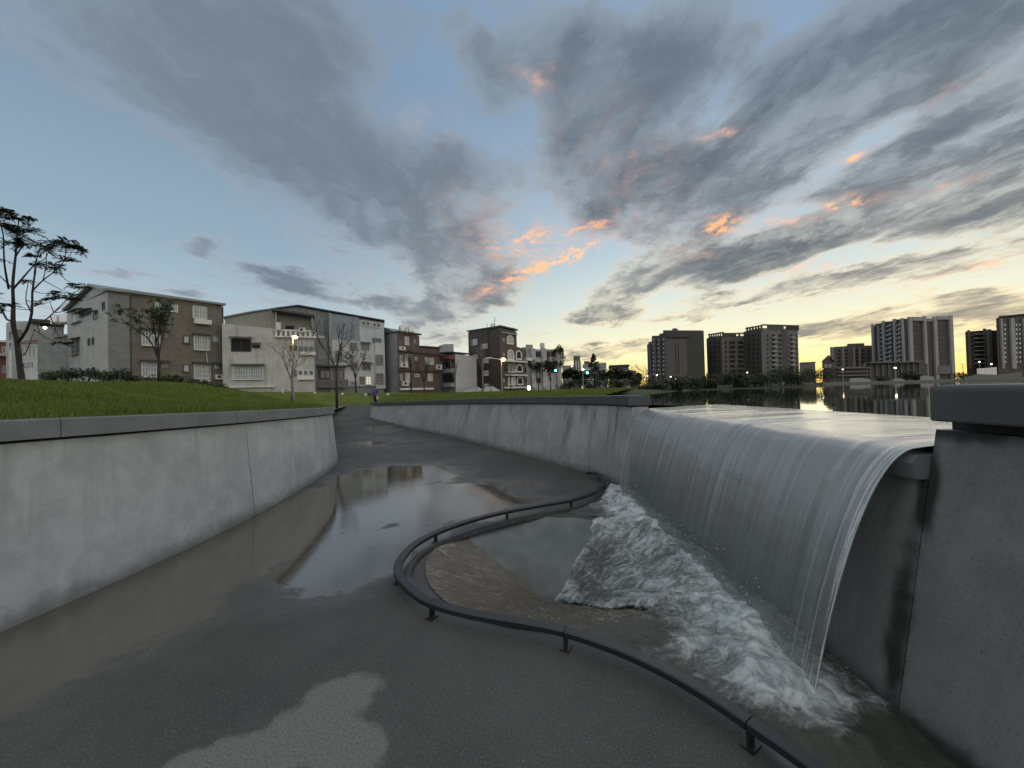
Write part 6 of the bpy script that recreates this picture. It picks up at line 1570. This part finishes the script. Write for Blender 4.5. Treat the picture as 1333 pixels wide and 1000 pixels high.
# ------------------------------------------------------------------ the person
def person():
    D = 36.5; p = at(488.5, 524.5, D); zb = zfloor(D) + .012; S = 1.63
    t = thing('person', (p.x, p.y, zb), 'person in a purple hooded jacket and dark trousers walking away on the path', 'person')
    def skin(name, V, E, m, parent, sub=1):
        me = bpy.data.meshes.new(name); me.from_pydata([v[:3] for v in V], E, []); me.materials.append(m)
        o = bpy.data.objects.new(name, me); COL.objects.link(o); o.parent = parent
        s = o.modifiers.new('skin', 'SKIN'); 
        for i, v in enumerate(V):
            sv = me.skin_vertices[0].data[i]; sv.radius = (v[3], v[4] if len(v) > 4 else v[3]); sv.use_root = i == 0
        b = o.modifiers.new('sub', 'SUBSURF'); b.levels = sub; b.render_levels = 2; return o
    m_sk = surf('skin', (.32, .20, .15), .6); m_pu = surf('purple_cloth', (.10, .035, .20), .8); m_tr = surf('dark_trousers', (.02, .02, .024), .8); m_hair = surf('dark_hair', (.015, .013, .012), .6); m_sh = surf('dark_shoes', (.03, .03, .03), .6)
    V = [(0, 0, .86, .13, .10), (0, .01, 1.08, .13, .10), (0, .02, 1.30, .15, .10), (0, .03, 1.40, .07, .07), (0, 0, 1.46, .052), (0, -.01, 1.55, .085, .095), (0, -.01, 1.62, .07, .08),
         (.17, .02, 1.33, .055), (.23, .02, 1.08, .045), (.20, -.10, .88, .036), (.19, -.15, .80, .036), (-.17, .02, 1.33, .055), (-.22, .06, 1.08, .045), (-.20, .02, .86, .036), (-.19, 0, .78, .036),
         (.09, 0, .80, .09), (.10, -.10, .47, .06), (.10, .02, .10, .042), (-.09, 0, .80, .09), (-.10, .06, .47, .06), (-.10, .22, .12, .042)]
    E = [(0, 1), (1, 2), (2, 3), (3, 4), (4, 5), (5, 6), (2, 7), (7, 8), (8, 9), (9, 10), (2, 11), (11, 12), (12, 13), (13, 14), (0, 15), (15, 16), (16, 17), (0, 18), (18, 19), (19, 20)]
    b = skin('body', V, E, m_sk, t)
    J = [(0, 0, .80, .185, .15), (0, .01, 1.06, .17, .14), (0, .02, 1.30, .19, .14), (0, .03, 1.42, .10, .10), (.18, .02, 1.34, .085), (.25, .02, 1.08, .072), (.215, -.08, .90, .06), (-.18, .02, 1.34, .085), (-.24, .06, 1.08, .072), (-.215, .03, .88, .06)]
    skin('jacket', J, [(0, 1), (1, 2), (2, 3), (2, 4), (4, 5), (5, 6), (2, 7), (7, 8), (8, 9)], m_pu, t)
    Hd = [(0, .03, 1.40, .11, .11), (0, .035, 1.50, .11, .11)]
    skin('hood', Hd, [(0, 1)], m_pu, t)
    Hr = [(0, .03, 1.50, .115, .115), (0, .02, 1.60, .115, .12), (0, .01, 1.68, .07, .08)]
    skin('hair', Hr, [(0, 1), (1, 2)], m_hair, t)
    T = [(0, 0, .84, .15, .12), (.09, 0, .76, .11), (.10, -.10, .47, .08), (.10, .02, .10, .065), (-.09, 0, .76, .11), (-.10, .06, .47, .08), (-.10, .22, .13, .065)]
    skin('trousers', T, [(0, 1), (1, 2), (2, 3), (0, 4), (4, 5), (5, 6)], m_tr, t)
    skin('shoe', [(.10, .04, .05, .05), (.10, -.14, .04, .045, .04)], [(0, 1)], m_sh, t); skin('shoe', [(-.10, .24, .07, .05), (-.10, .10, .03, .045, .035)], [(0, 1)], m_sh, t)
    for sx, by in ((.19, -.15), (-.19, 0)):     # five fingers on each hand
        for k in range(5):
            z0 = .77 if sx > 0 else .75
            o = Vector(((k - 2) * .014 if k < 4 else .03, 0, 0)); L = (.06, .07, .075, .065, .045)[k]
            MB().tube([Vector((p.x + sx, p.y + by + (k - 2) * .016, zb + z0)), Vector((p.x + sx * .97, p.y + by + (k - 2) * .018 - (.03 if k == 4 else 0), zb + z0 - L * .55)), Vector((p.x + sx * .9, p.y + by + (k - 2) * .017 - (.03 if k == 4 else 0), zb + z0 - L))], [.009, .0085, .007], 6).build('finger', m_sk, b, smooth=True)
    bg = thing('shopping_bag', (p.x + .27, p.y - .12, zb + .55), 'small pale bag held in the right hand of the person in purple', 'bag')
    MB().box((p.x + .27, p.y - .14, zb + .55), (.10, .26, .28)).build('bag_body', M_WHITE, bg, bevel=.03); MB().tube([(p.x + .27, p.y - .22, zb + .69), (p.x + .23, p.y - .15, zb + .78), (p.x + .27, p.y - .06, zb + .69)], .008, 5).build('handle', M_WHITE, bg)
person()
